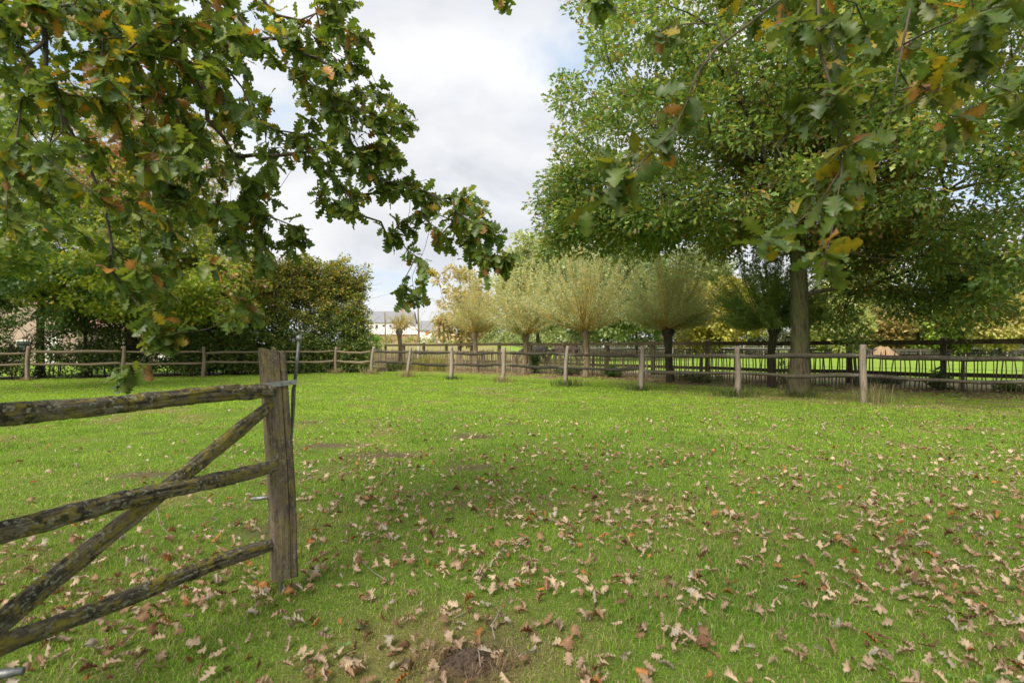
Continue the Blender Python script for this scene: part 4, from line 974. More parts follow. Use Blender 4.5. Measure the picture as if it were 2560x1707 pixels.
# ------------------------------------------------------------------ trees and hedges beyond the field
def far_tree(name, label, px, d, h, rad, cols, wts, trunk=0.16, lobes=None, leaf=LEAF_OVAL, n=150, per=60, size=None, spread=None, low=0.14, group='trees beyond the horse field'):
    bx = (px - CX) / FPX * d; size = size or 0.0056 * d + .10; spread = spread or rad * .2 + .2
    cr = [((0, 0, h * (low + 1) / 2), (rad, rad, h * (1 - low) / 2), int(n * .7))]
    r2 = random.Random(px)
    for _ in range(3):
        a = r2.uniform(0, 6.28); cr.append(((rad * .55 * math.cos(a), rad * .55 * math.sin(a), h * r2.uniform(low + .1, .8)), (rad * .55, rad * .55, h * .2), int(n * .14)))
    return tree(name, label, 'tree', (bx, d), h * .72, trunk, cr, leaf, per, spread, size, cols, wts, M_DKBARK, group=group, r0=.012, step=1.0, top=.4)
OLIVE = [(0.17, 0.20, 0.065), (0.25, 0.26, 0.09), (0.11, 0.15, 0.05), (0.32, 0.28, 0.09)]
MID = [(0.10, 0.15, 0.04), (0.14, 0.18, 0.05), (0.07, 0.11, 0.035)]
GOLD = [(0.24, 0.22, 0.05), (0.32, 0.27, 0.06), (0.16, 0.17, 0.04), (0.28, 0.17, 0.05)]
BRONZE = [(0.20, 0.16, 0.06), (0.14, 0.13, 0.05), (0.28, 0.20, 0.08)]
PALEG = [(0.23, 0.26, 0.12), (0.30, 0.32, 0.17), (0.18, 0.21, 0.10)]
for a in [('poplar_tree', 'soft grey-green tree rising behind the two fullest pollard willows', 1345, 44, 11.2, 3.1, PALEG, (1, .8, .6)),
          ('poplar_tree', 'second soft grey-green tree, partly behind the big oak crown, above the silvery willow', 1520, 47, 12.5, 3.9, [(0.12, 0.16, 0.06), (0.17, 0.2, 0.08)], (1, 1)),
          ('birch_tree', 'thin brownish birch with see-through twigs behind the first golden willow', 1150, 40, 7.6, 2.3, [(0.26, 0.22, 0.12), (0.33, 0.26, 0.14), (0.18, 0.18, 0.09)], (1, 1, .6)),
          ('broadleaf_tree', 'shady green tree with a dark underside beyond the field, between the third and fourth willow', 1590, 58, 11.5, 4.8, MID, (1, .7, .8)),
          ('broadleaf_tree', 'yellow-green tree beyond the field, seen between the grey-green willow and the dark willow', 1800, 60, 9.5, 4.8, GOLD, (1, .6, .8, .2)),
          ('broadleaf_tree', 'round olive tree beyond the field, just past the big oak trunk', 2085, 62, 7.4, 3.6, OLIVE, (1, 1, .6, .3)),
          ('broadleaf_tree', 'bronze bushy tree beyond the field above the straw heap', 2230, 70, 6.3, 3.6, BRONZE, (1, .8, .5)),
          ('broadleaf_tree', 'fresh yellow-green tree beyond the field behind the capped fence post', 2370, 66, 7.0, 3.5, [(0.17, 0.23, 0.04), (0.24, 0.27, 0.06), (0.12, 0.17, 0.04)], (1, .7, .6)),
          ('broadleaf_tree', 'thin pinkish-yellow tree beyond the field, open and twiggy, right of the fresh yellow-green tree', 2500, 60, 9.2, 3.3, [(0.30, 0.26, 0.12), (0.34, 0.30, 0.10), (0.22, 0.23, 0.07)], (1, .8, .8)),
          ('broadleaf_tree', 'tall pale olive tree in the back row, above the round olive tree', 2140, 84, 19.0, 6.0, OLIVE, (1, 1, .5, .2)),
          ('broadleaf_tree', 'tall green tree in the back row, above the fresh yellow-green tree', 2390, 88, 19.0, 6.5, MID, (1, 1, .5)),
          ('broadleaf_tree', 'tall dusky tree in the back row, above the yellow-green tree by the dark willow', 1740, 80, 17.5, 6.5, [(0.12, 0.15, 0.055), (0.17, 0.19, 0.07)], (1, 1)),
          ('broadleaf_tree', 'tall olive tree in the back row at the far end of the field', 2620, 80, 18.5, 6.5, OLIVE, (1, 1, .6, .4))]:
    n = 190 if a[2] < 1250 and 'birch' not in a[0] else 150
    far_tree(a[0], a[1], a[2], a[3], a[4], a[5], a[6], a[7], n=280 if 'poplar' in a[0] else 170 if 'birch' not in a[0] else 60, per=85)
tree('chestnut_tree', 'tree with long pointed glossy leaves reaching in past the end of the split-rail fence', 'tree', (15.3, 12.4), 6.0, 0.16, [((-.6, -.2, 4.2), (2.5, 2.3, 2.6), 120)], LEAF_SLIM, 90, .42, .19, [(0.075, 0.125, 0.035), (0.11, 0.16, 0.045), (0.05, 0.09, 0.03)], (1, .7, .7), group='')
def field_line(a, b, n=30): return [np.array(a) * (1 - t) + np.array(b) * t for t in np.linspace(0, 1, n)]
hedge('field_hedge', 'low dark shady hedge along the far side of the horse field', field_line((9, 76), (78, 72), 8), 1.2, 4.4, 760, 70, 0.36, [(0.05, 0.07, 0.03), (0.08, 0.10, 0.035), (0.03, 0.04, 0.02), (0.15, 0.14, 0.05)], (1, .8, .7, .4), LEAF_OVAL, 40, 20, None, .8, .6)
hedge('field_hedge', 'grey-green overgrown hedge across the field behind the grazing horses and golden willows', field_line((-6, 92), (12, 76), 6), 1.4, 3.4, 260, 60, 0.40, PALEG + MID[:1], (1, 1, .7, .8), LEAF_OVAL, 16, 30, None, .9, .8)
hedge('field_hedge', 'distant hazy olive hedge in front of the farm buildings', field_line((-30, 112), (10, 96), 6), 1.0, 1.2, 200, 40, 0.3, OLIVE, (1, 1, .5, .6), LEAF_OVAL, 10, 5, None, .6, .9)
tree('clipped_conifer', 'small clipped bright green bush between thick hedge and brick barn wall', 'bush', ((928 - CX) / FPX * 36, 36), 1.5, .06, [((0, 0, 1.1), (.75, .75, 1.15), 60)], LEAF_OVAL, 80, .26, .11, [(0.13, 0.21, 0.03), (0.09, 0.16, 0.03)], (1, .7), power=4)
def bare_tree(label, px, d, h, r, col_leaf, nleaf, white=True):
    bx = (px - CX) / FPX * d; z = float(terrain(bx, d)); root = empty('bare_tree', (bx, d, z), label, 'tree')
    q = np.linspace(0, 1, 7); tr = np.stack([.03 * np.sin(5 * q), 0 * q, h * q], -1); V, F = trunk_mesh(np.concatenate([[[0, 0, -.1]], tr[1:]]), np.linspace(r, r * .4, 7), 1.2, 10); C = np.ones((len(V), 3)) * np.array((.30, .25, .14)); 
    if white: C[V[:, 2] < 1.5] = (.75, .74, .72)
    b = MB(); b.add(V, F, C, V); b.build('trunk', M_POST, root, smooth=True)
    cen = []
    for i in range(46):
        a = random.uniform(0, 6.28); e = random.uniform(.15, 1.0); L = h * random.uniform(.35, .62); cen.append((math.cos(a) * L * math.cos(e), math.sin(a) * L * math.cos(e) * .6, h * .42 + L * math.sin(e) * 1.05))
    A, par, cnt, tips = grow([tr], np.array(cen), tr[3], .4, .05, -.12, .6); V, F = wood_arrays(A, par, cnt, .012, r * .5, .45, 5, 7)
    link('branches', mesh_arrays('branches', V, F, np.ones((len(V), 3)) * np.array((.34, .29, .15))), M_SHOOT, root)
    V, F, C = leaf_cloud(LEAF_OVAL, A[tips], nleaf, .3, .13, col_leaf, [1] * len(col_leaf), (0, 0, 0)); link('crown', mesh_arrays('crown', V, F, C), M_LEAF, root)
bare_tree('little bare-limbed tree with whitewashed trunk foot and spreading arms, before the white farmhouse', 1046, 46, 5.2, .13, [(.30, .27, .11), (.22, .2, .08)], 5)
bare_tree('slighter bare tree with a grey forked trunk, before the brick barn wall', 963, 44, 4.2, .085, [(.2, .2, .07), (.3, .24, .09)], 4)

# ------------------------------------------------------------------ buildings
def wallmat(name, c, var=.08, brick=None):
    m, g, b, out = material(name); tc = g.new('ShaderNodeTexCoord'); n = g.noise(tc.outputs['Object'], 2.0, 5)
    col = g.mix(n, tuple(x * (1 - var) for x in c), tuple(min(1, x * (1 + var)) for x in c))
    if brick:
        bt = g.new('ShaderNodeTexBrick'); bt.inputs['Scale'].default_value = brick; g.set(bt.inputs['Vector'], g.vmath('MULTIPLY', tc.outputs['Object'], (1, 1, 1)))
        mp = g.new('ShaderNodeMapping'); mp.inputs['Rotation'].default_value = (math.radians(90), 0, 0); g.l.new(tc.outputs['Object'], mp.inputs[0]); g.l.new(mp.outputs[0], bt.inputs['Vector'])
        bt.inputs['Color1'].default_value = (*c, 1); bt.inputs['Color2'].default_value = (*(x * .75 for x in c), 1); bt.inputs['Mortar'].default_value = (.45, .4, .35, 1); bt.inputs['Mortar Size'].default_value = .015; col = g.mix(.35, bt.outputs[0], col)
    g.set(b.inputs['Base Color'], col); b.inputs['Roughness'].default_value = .9; return m
M_WHITE = wallmat('white_render', (.78, .75, .70)); M_BRICK = wallmat('red_brick', (.42, .22, .15), .15, 3.0); M_SLATE = wallmat('slate_roof', (.20, .21, .24), .2, 2.0); M_TIN = wallmat('pale_metal_roof', (.58, .55, .52), .08)
M_TILE = wallmat('clay_tile_roof', (.52, .28, .20), .15, 3.0); M_TERRA = wallmat('orange_shutter_paint', (.50, .16, .05)); M_GLASS = plain('window_glass', (.06, .07, .09), .15, 0, 2); M_DOOR = wallmat('pale_blue_door_paint', (.48, .55, .60)); M_PINKB = wallmat('pink_brick', (.40, .29, .23), .12, 3.0)

def building(name, label, x, y, w, dep, eave, ridge, wall, roof, openings, over=.3, ridge_x=True, chimney=None, lean=False):
    z = float(terrain(x, y)) - .2; root = empty(name, (x, y, z), label, 'building'); b = MB(); hw, hd = w / 2, dep / 2
    if lean: prof = [(-hd, eave), (hd, ridge)]
    b.box((-hw, -hd, 0), (hw, hd, eave))
    if not lean and ridge_x: b.add([(-hw, -hd, eave + .003), (-hw, hd, eave + .003), (-hw, 0, ridge), (hw, -hd, eave + .003), (hw, hd, eave + .003), (hw, 0, ridge)], [(0, 1, 2, 2), (3, 5, 4, 4)])
    if not lean and not ridge_x: b.add([(-hw, -hd, eave + .003), (hw, -hd, eave + .003), (0, -hd, ridge), (-hw, hd, eave + .003), (hw, hd, eave + .003), (0, hd, ridge)], [(0, 1, 2, 2), (3, 5, 4, 4)])
    b.build('wall', wall, root)
    r = MB(); t = .14
    if lean: S = [((-hw - over, -hd - over, eave - .02), (hw + over, -hd - over, eave - .02), (hw + over, hd, ridge), (-hw - over, hd, ridge))]
    elif ridge_x: S = [((-hw - over, s * (hd + over), eave - .12), (hw + over, s * (hd + over), eave - .12), (hw + over, 0, ridge + .05), (-hw - over, 0, ridge + .05)) for s in (-1, 1)]
    else: S = [((s * (hw + over), -hd - over, eave - .12), (s * (hw + over), hd + over, eave - .12), (0, hd + over, ridge + .05), (0, -hd - over, ridge + .05)) for s in (-1, 1)]
    for q in S:
        V = list(q) + [(a, c, e + t) for a, c, e in q]; r.add(V, [(0, 3, 2, 1), (4, 5, 6, 7), (0, 1, 5, 4), (1, 2, 6, 5), (2, 3, 7, 6), (3, 0, 4, 7)])
    ro = r.build('roof', roof, root)
    if chimney: c = MB(); c.box((chimney - .3, -.3, ridge - .6), (chimney + .3, .3, ridge + .9)); c.build('chimney', M_BRICK, ro)
    for kind, cx, z0, ow, oh, m in openings:
        f = MB(); y0 = -hd
        for lo, hi in (((cx - ow / 2 - .07, z0 - .07), (cx + ow / 2 + .07, z0)), ((cx - ow / 2 - .07, z0 + oh), (cx + ow / 2 + .07, z0 + oh + .07)), ((cx - ow / 2 - .07, z0), (cx - ow / 2, z0 + oh)), ((cx + ow / 2, z0), (cx + ow / 2 + .07, z0 + oh))): f.box((lo[0], y0 - .06, lo[1]), (hi[0], y0 + .05, hi[1]))
        fo = f.build(kind, M_WHITE if kind == 'window' else m, root); p = MB(); p.box((cx - ow / 2 + .002, y0 - .03, z0 + .002), (cx + ow / 2 - .002, y0 + .04, z0 + oh - .002)); p.build('pane' if kind == 'window' else 'leaf_panel', m, fo)
    return root
D = 120.0; s_ = D / FPX
building('farmhouse', 'white farm building with orange shutters and a pale blue door beyond the dry field', (1086 - CX) * s_, D + 3, 7.2, 6, 3.2, 5.3, M_WHITE, M_SLATE, [('shutter', -1.75, 2.15, .55, .7, M_TERRA), ('shutter', 1.05, 2.15, .5, .7, M_TERRA), ('door', -.35, .25, .9, 2.0, M_DOOR), ('door', .42, .25, .4, 1.9, M_BRICK)])
building('barn', 'long white farmhouse with a slate roof rising behind the brick lean-to', (945 - CX) * s_, D + 12, 12, 7, 5.4, 8.2, M_WHITE, M_SLATE, [('window', x, 3.9, .6, .9, M_GLASS) for x in (-2.5, -.8, .9, 2.6)] , chimney=3.0)
building('lean_to', 'low brick barn wall under a pale metal roof, beside the white farm building', (990 - CX) * s_, D + 5, 10.2, 5, 2.25, 4.1, M_BRICK, M_TIN, [('door', -2.8, .2, .5, 1.9, M_TERRA)], lean=True)
building('long_shed', 'low white shed with a grey roof, far behind the first golden willow', (1165 - CX) * s_, D + 8, 9, 5, 1.9, 3.2, M_WHITE, M_SLATE, [('door', -3, .2, .6, 1.5, M_BRICK)])
building('house', 'pale house with a pinkish tiled roof glimpsed through the loose low hedge', -39.5, 45, 10.5, 8, 3.0, 5.6, M_PINKB, M_TILE, [('window', 1.0, 1.0, 1.0, .9, M_GLASS), ('window', -2.2, 1.0, 1.2, 1.1, M_GLASS), ('door', 3.3, .2, .9, 1.95, M_WHITE)], ridge_x=False)
building('garage', 'white outbuilding with a tiled roof seen low through the open hedge trees', -31.5, 47, 5.0, 5, 2.2, 3.4, M_WHITE, M_TILE, [('door', 0, .2, 2.2, 1.8, M_PINKB)])

# ------------------------------------------------------------------ far fences, straw heap
def far_fence(label, a, b, n, h, r, col, rails, rcol, mat, pick=0, picket_h=1.0):
    a = np.array(a, float); b = np.array(b, float); o = np.array((a[0], a[1], float(terrain(*a)))); root = empty('field_fence', o, label, 'fence')
    for i in range(n):
        p = a + (b - a) * i / (n - 1); z = float(terrain(*p)); m = MB(); V, F, C, W_ = log_mesh([(p[0], p[1], z - .1), (p[0] + random.gauss(0, .02), p[1], z + h * random.uniform(.95, 1.05))], circ(6), [r, r * .9], col=np.array(col) * random.uniform(.8, 1.15)); m.add(V - o, F, C, W_); m.build('post', mat, root)
    for z, t in rails:
        m = MB(); A_ = np.array((*a, z + float(terrain(*a)))); B_ = np.array((*b, z + float(terrain(*b)))); V, F, C, W_ = log_mesh(lerp_pts(A_, B_, 12), [(-1, -1), (1, -1), (1, 1), (-1, 1)], [(.012, t)] * 12, col=rcol); m.add(V - o, F, C, W_); m.build('rail', mat, root)
    if pick:
        m = MB()
        for i in range(pick):
            p = a + (b - a) * (i + .5) / pick; z = float(terrain(*p)); V, F, C, W_ = log_mesh([(p[0], p[1], z), (p[0] + random.gauss(0, .02), p[1], z + picket_h * random.uniform(.92, 1.05))], [(-1, -.5), (1, -.5), (1, .5), (-1, .5)], [.03, .026], col=np.array(col) * random.uniform(.7, 1.1)); m.add(V - o, F, C, W_)
        q = m.build('picket', mat, root); q['kind'] = 'stuff'
far_fence('far wire fence of bright stakes with white tape across the end of the green field', (11, 74), (78, 70), 26, 1.62, .07, (.62, .52, .42), [(1.02, .03), (1.28, .008), (1.5, .008), (.75, .008)], (.62, .6, .55), M_POST)
far_fence('far grey board fence low along the end of the green field', (9, 68), (74, 64), 24, 1.0, .09, (.2, .17, .13), [(.78, .16), (.4, .1)], (.11, .10, .09), M_POST)
far_fence('far pale picket fence across the middle of the field behind the horses', (6.5, 52), (15.5, 50), 5, 1.15, .06, (.5, .42, .33), [(.85, .025), (.3, .025)], (.4, .33, .25), M_POST, 70, 1.05)
far_fence('thin stakes with wire across the dry field before the farm', (-22, 70), (2, 60), 12, 1.2, .05, (.42, .36, .27), [(1.0, .01), (.6, .01)], (.4, .36, .3), M_POST)
def heap():
    n = 40; x = np.linspace(-2.6, 2.6, n); y = np.linspace(-1.6, 1.6, 24); X, Y = np.meshgrid(x, y); r = np.hypot(X / 2.5, Y / 1.5); Z = 1.35 * sstep(1.0, .2, r) * (.75 + .45 * vnoise(X * 2, Y * 2, 3, 4)) - .04
    i = np.arange(X.size).reshape(X.shape); F = np.stack([i[:-1, :-1], i[:-1, 1:], i[1:, 1:], i[1:, :-1]], -1).reshape(-1, 4)
    o = link('straw_heap', mesh_arrays('straw_heap', np.stack([X, Y, Z], -1).reshape(-1, 3), F), plain('old_straw', (.30, .20, .115), .95, 0, 14, .4, .8)); o.location = ((2207 - CX) / FPX * 66, 66, 0); tag(o, 'low brown heap of old straw by the far board fence', 'heap')
heap()

FOL = 1.0
# ------------------------------------------------------------------ horses
def horse(label, x, y, yaw, s, coat):
    root = empty('horse', (x, y, float(terrain(x, y))), label, 'horse'); root.rotation_euler.z = yaw
    J = {}; E = []
    def j(n, p, r, par=None):
        J[n] = (p, r if hasattr(r, '__len__') else (r, r))
        if par: E.append((par, n))
    j('pelvis', (-.52, 0, 1.18), (.23, .27)); j('croup', (-.84, 0, 1.20), (.20, .23), 'pelvis'); j('dock', (-1.0, 0, 1.10), .10, 'croup')
    j('belly', (-.1, 0, 1.07), (.27, .33), 'pelvis'); j('chest', (.36, 0, 1.06), (.24, .36), 'belly'); j('withers', (.60, 0, 1.17), (.16, .29), 'chest'); 
    j('neck', (.88, 0, .98), (.12, .21), 'withers'); j('neck2', (1.10, 0, .66), (.09, .16), 'neck'); j('poll', (1.20, 0, .42), (.085, .12), 'neck2'); j('face', (1.12, 0, .24), (.075, .085), 'poll'); j('muzzle', (1.06, 0, .09), (.06, .06), 'face')
    for sg, nm in ((1, 'l'), (-1, 'r')):
        f = .08 * sg
        j('fs' + nm, (.48, .15 * sg, .86), .12, 'withers'); j('fk' + nm, (.50 + f, .15 * sg, .50), .06, 'fs' + nm); j('ff' + nm, (.48 + f * 1.6, .15 * sg, .13), .042, 'fk' + nm); j('fh' + nm, (.53 + f * 1.6, .15 * sg, .03), .055, 'ff' + nm)
        j('hs' + nm, (-.62, .15 * sg, .84), .16, 'croup'); j('hk' + nm, (-.66 - f, .15 * sg, .66), .105, 'hs' + nm); j('hh' + nm, (-.88 - f, .15 * sg, .47), .06, 'hk' + nm); j('hf' + nm, (-.82 - f, .15 * sg, .13), .043, 'hh' + nm); j('ho' + nm, (-.77 - f, .15 * sg, .03), .056, 'hf' + nm)
        j('er' + nm, (1.27, .06 * sg, .53), .025, 'poll')
    names = list(J); idx = {n: i for i, n in enumerate(names)}; m = bpy.data.meshes.new('body'); m.from_pydata([tuple(c * s for c in J[n][0]) for n in names], [(idx[a], idx[b]) for a, b in E], [])
    o = link('body', m, coat, root); o.modifiers.new('Skin', 'SKIN'); 
    for i, n in enumerate(names): sv = m.skin_vertices[0].data[i]; sv.radius = tuple(r * s for r in J[n][1]); sv.use_root = (i == 0)
    o.modifiers.new('Subdivision', 'SUBSURF').levels = 2; o.modifiers['Subdivision'].render_levels = 2; o.modifiers['Skin'].use_smooth_shade = True
    t = np.linspace(0, 1, 8); b = MB(); V, F, C, W_ = log_mesh(np.stack([-1.0 - .14 * np.sin(t * 2), 0 * t, 1.12 - .72 * t], -1) * s, circ(8), [s * v for v in (.04, .06, .07, .075, .07, .06, .045, .015)], .05, 3); b.add(V, F); b.build('tail', M_MANE, root, smooth=True)
    b = MB(); V, F, C, W_ = log_mesh(np.array([(.62, 0, 1.40), (.86, 0, 1.20), (1.10, 0, .90), (1.24, 0, .66), (1.30, 0, .54)]) * s, [(-1, -1), (1, -1), (.6, 1), (-.6, 1)], [s * .035] * 5, .3, 8); b.add(V - np.array((.05, 0, .08)) * s, F); b.build('mane', M_MANE, root)
M_MANE = plain('black_mane', (.015, .013, .012), .7); M_COAT1 = plain('black_coat', (.022, .019, .018), .8, 0, 3, .3); M_COAT2 = plain('dark_brown_coat', (.05, .032, .024), .8, 0, 2, .45)
horse('black grazing horse with lowered head, behind the pollard willow with the grey trunk', 1.45, 34.5, math.radians(180), .97, M_COAT1)
horse('dark brown grazing horse under the top fence board, beside the black horse', 3.55, 35.0, math.radians(155), 1.02, M_COAT2)

# ------------------------------------------------------------------ tufts, weeds, molehill
def tuft(label, x, y, m, s=1.0, cat='grass tuft', name='grass_tuft', group=None):
    o = link(name, m, None); o.location = (x, y, float(terrain(x, y)) - .01); o.scale = (s, s, s); o.rotation_euler.z = random.uniform(0, 6); tag(o, label, cat, group); return o
def tm(*a):
    m = tuft_mesh(*a); m.materials.append(M_GRASS); return m
T_DRY = tm('dry_tuft', 210, .24, .30, .008, STRAW, 1.0); T_GRN = tm('green_tuft', 240, .30, .24, .010, GREEN, 1.0); T_TALL = tm('tall_tuft', 300, .30, .52, .007, STRAW + GREEN[2:3], .55); T_REED = tm('reed_tuft', 260, .5, 1.35, .016, [(.42, .35, .12), (.32, .31, .10), (.46, .36, .10), (.22, .25, .08)], .5)
ordn = ['in the corner where the two fence runs meet', 'second', 'third', 'fourth', 'fifth', 'sixth', 'seventh', 'last']
gt = 'grass tufts at the fence posts'
tuft('straw-coloured grass tuft at the foot of the last post of the pale fence', *(lp[5] + (0, -.06)), T_DRY, 1.40, group=gt); tuft('bushy straw tuft at the foot of the corner post', *(rp[0] + (0.02, -.08)), T_DRY, 1.75, group=gt)
tuft('flat straw tuft at the foot of the leaning post just past the corner', *(rp[1] + (0, -.08)), T_DRY, 1.61, group=gt); tuft('small green tuft at the foot of the third pale leaning post', *(rp[2] + (.05, -.06)), T_GRN, 1.12, group=gt)
tuft('brownish tuft swelling round the crooked foot of the kneed post', *(rp[3] + (-.02, -.08)), T_DRY, 1.54, group=gt); tuft('dark green leafy tuft ringing the foot of a post before the horses', *(rp[4] + (.08, -.06)), T_GRN, 1.75, group=gt)
tuft('low grey-green tuft at the post beside the grey-green willow', *(rp[5] + (-.12, -.05)), T_GRN, 1.26, group=gt); tuft('low green tuft at the foot of the post left of the big oak', *(rp[6] + (-.1, -.05)), T_GRN, 1.54, group=gt)
tuft('tall pale dry grass around the foot of the post right of the big oak', *(rp[7] + (.22, .0)), T_TALL, 1.15, group=gt); tuft('little dry tuft at the foot of the leftmost fence post', *(lp[1] + (0, -.05)), T_DRY, .8, group=gt); tuft('little dry tuft at the pale post beside the red-tinged oak trunk', *(lp[2] + (.05, -.05)), T_DRY, .75, group=gt); tuft('little dry tuft at the foot of the pale post left of the gate stile', *(lp[3] + (.0, -.05)), T_DRY, .6, group=gt)
tuft('grass growing round the foot of the big oak trunk', 7.3, 13.15, T_GRN, 1.3)
for px, d, s, lb in ((1055, 27.6, .95, 'yellow reed clump behind the dark rails, left of the golden willows'), (1095, 27.2, 1.0, 'bent golden reed clump next to the first golden willow'), (1020, 28.6, .7, 'short yellow reed clump by the bare pollard trunk')): tuft(lb, (px - CX) / FPX * d, d, T_REED, s, 'reeds', 'reed_clump')
def weed(label, px, py, r, h, cols, n=26, name='weed_clump', per=46, size=.085, dd=None):
    x, y = G(px, py) if dd is None else ((px - CX) / FPX * dd, dd); z = float(terrain(x, y)); root = empty(name, (x, y, z), label, 'weeds'); c = ellipsoid_points((0, 0, h * .5), (r, r, h * .55), n, 2.0, .02)
    A = np.concatenate([np.zeros((len(c), 3)) + c * (.3, .3, 0)]); V, F = frustums(A, c, np.full(len(c), .006), np.full(len(c), .003), 4); link('stems', mesh_arrays('stems', V, F, np.ones((len(V), 3)) * (.12, .13, .04)), M_SHOOT, root)
    V, F, C = leaf_cloud(LEAF_OVAL, c, per, .13, size, cols, [1] * len(cols), (0, 0, 0), .1, None, .6); link('foliage', mesh_arrays('foliage', V, F, C), M_LEAF, root)
NET = [(0.07, 0.14, 0.03), (0.10, 0.18, 0.035), (0.05, 0.10, 0.03)]
weed('fresh green nettle clump at the foot of the paling, right of the tallest willow', 1535, 944, .42, .42, NET); weed('upright green weed by the pales behind the second willow', 1333, 929, .3, .95, NET, dd=24.6); weed('dusty green weeds under the lower dark rail, left of the tallest willow', 1415, 938, .6, .35, [(0.12, 0.14, 0.06), (0.09, .12, .05)], 30)
weed('long grassy weeds under the grey-green willow', 1745, 955, .8, .3, [(0.13, 0.17, 0.06), (0.2, .19, .08)], 36); weed('low dark ivy patch at the foot of the pales right of the big oak', 2215, 958, .7, .28, [(0.05, .10, .025), (.08, .14, .03)], 34); weed('ivy climbing the foot of a capped dark post', 2352, 965, .35, .6, [(0.06, .12, .025), (.10, .17, .03)], 18, dd=15.4); weed('bright low moss and ivy at the foot of the last pales', 2530, 980, .5, .18, [(0.15, .20, .02), (.1, .16, .03)], 22)
weed('mixed green weeds among dry stalks behind the corner posts', 985, 925, .5, .5, [(0.10, 0.15, 0.04), (.18, .19, .06)], 20, dd=27.5); weed('thin dry stalks beside the dark willow trunk', 1960, 958, .35, .8, [(0.2, .19, .07), (.13, .15, .05)], 14, per=20)

def molehill():
    n = 70; x = np.linspace(-.17, .17, n); y = np.linspace(-.12, .12, n); X, Y = np.meshgrid(x, y); wob = .25 * (vnoise(X * 14, Y * 14, 6, 2) - .5); r = np.hypot(X / .15, Y / .105) + wob
    Z = .05 * sstep(1.0, .05, r) * (.45 + .8 * vnoise(X * 26, Y * 26, 3, 3)) + .022 * sstep(1.05, .6, r) * (vnoise(X * 75, Y * 75, 8, 3) - .35) - .008
    i = np.arange(X.size).reshape(X.shape); F = np.stack([i[:-1, :-1], i[:-1, 1:], i[1:, 1:], i[1:, :-1]], -1).reshape(-1, 4); gx, gy = -.18, 2.05
    root = empty('molehill', (gx, gy, 0), 'small dark crumbly molehill with withered grass, in the turf nearest the viewer', 'molehill'); link('soil', mesh_arrays('soil', np.stack([X, Y, Z], -1).reshape(-1, 3), F, smooth=False), plain('crumbly_soil', (.085, .058, .038), .95, 0, 90, .5, .9), root)
    b = MB()
    for _ in range(90):
        a = random.uniform(0, 6.28); q = random.uniform(.3, 1.5); p = (q * .14 * math.cos(a), q * .10 * math.sin(a), max(.004, .05 * (1 - q)) + .006); e = random.uniform(.003, .009)
        b.add([(p[0] + e * u, p[1] + e * v, p[2] + e * w * .8) for u, v, w in ((1, 0, 0), (-.9, .3, .1), (0, 1, .2), (.1, -1, -.1), (0, .1, 1), (.1, 0, -1))], [(0, 2, 4, 4), (2, 1, 4, 4), (1, 3, 4, 4), (3, 0, 4, 4), (2, 0, 5, 5), (1, 2, 5, 5), (3, 1, 5, 5), (0, 3, 5, 5)])
    cr = b.build('crumbs', bpy.data.materials['crumbly_soil'], root); cr['kind'] = 'stuff'
    for dx, dy, s in ((.12, -.05, .3), (-.17, .02, .26), (.03, -.10, .26), (-.10, .06, .2), (.06, .08, .18), (.16, .03, .2), (-.08, -.09, .22)):
        o = link('dry_grass', tm('dry_grass', 110, .24, .24, .006, [(.32, .22, .12), (.42, .31, .18), (.24, .16, .09)], 1.6), None, root); o.location = (dx, dy, 0); o.scale = (s,) * 3
molehill()

# ------------------------------------------------------------------ fallen leaves and twigs
LEAF_KINDS = []
LCOL = [('pale tan', (0.45, 0.345, 0.235)), ('fawn', (0.37, 0.265, 0.18)), ('mid brown', (0.27, 0.165, 0.095)), ('rusty orange-brown', (0.33, 0.15, 0.05)), ('greyish buff', (0.38, 0.33, 0.26)), ('dark brown', (0.16, 0.088, 0.05))]
def curl_leaf(seed, kind):
    V, F, T = oak_leaf_shape(seed, 0.03, 0.0, 0.0, 0.34 + .05 * (seed % 3)); r = random.Random(seed * 7 + 1); V = V.copy(); x, y, z = V.T
    if kind == 'flat': z = .16 * np.sin(4 * x + seed) * .8 + 1.2 * y * y * r.choice((-1, 1)) + .05 * np.sin(12 * y + 5 * x)
    elif kind == 'curled': R = .13; a = y / R * 1.0; y = R * np.sin(a); z = R * (1 - np.cos(a)) * r.choice((1, 1, -1)) + .12 * np.sin(3 * x + seed)
    elif kind == 'folded': z = np.abs(y) * r.uniform(.9, 1.5); y = y * .55; z = z + .15 * np.sin(3 * x)
    else: a = 2.2 * (x - .4) * r.choice((1, -1)); yy = y * np.cos(a); z = y * np.sin(a) + .22 * np.sin(3.2 * x + .3); y = yy
    b = x * r.uniform(-.6, 1.3); z = z + b * x * .5 + .05 * np.sin(14 * x + seed) * np.abs(y) * 4
    V = np.stack([x - .45, y, z - z.min()], -1); return V, F, T
for kind, word in (('flat', 'flat'), ('curled', 'curled-up'), ('folded', 'folded'), ('twisted', 'twisted')):
    for v in range(2 if kind == 'flat' else 4): LEAF_KINDS.append((kind, word, curl_leaf(11 * v + len(kind), kind)))
build_clover(); build_dead_grass()
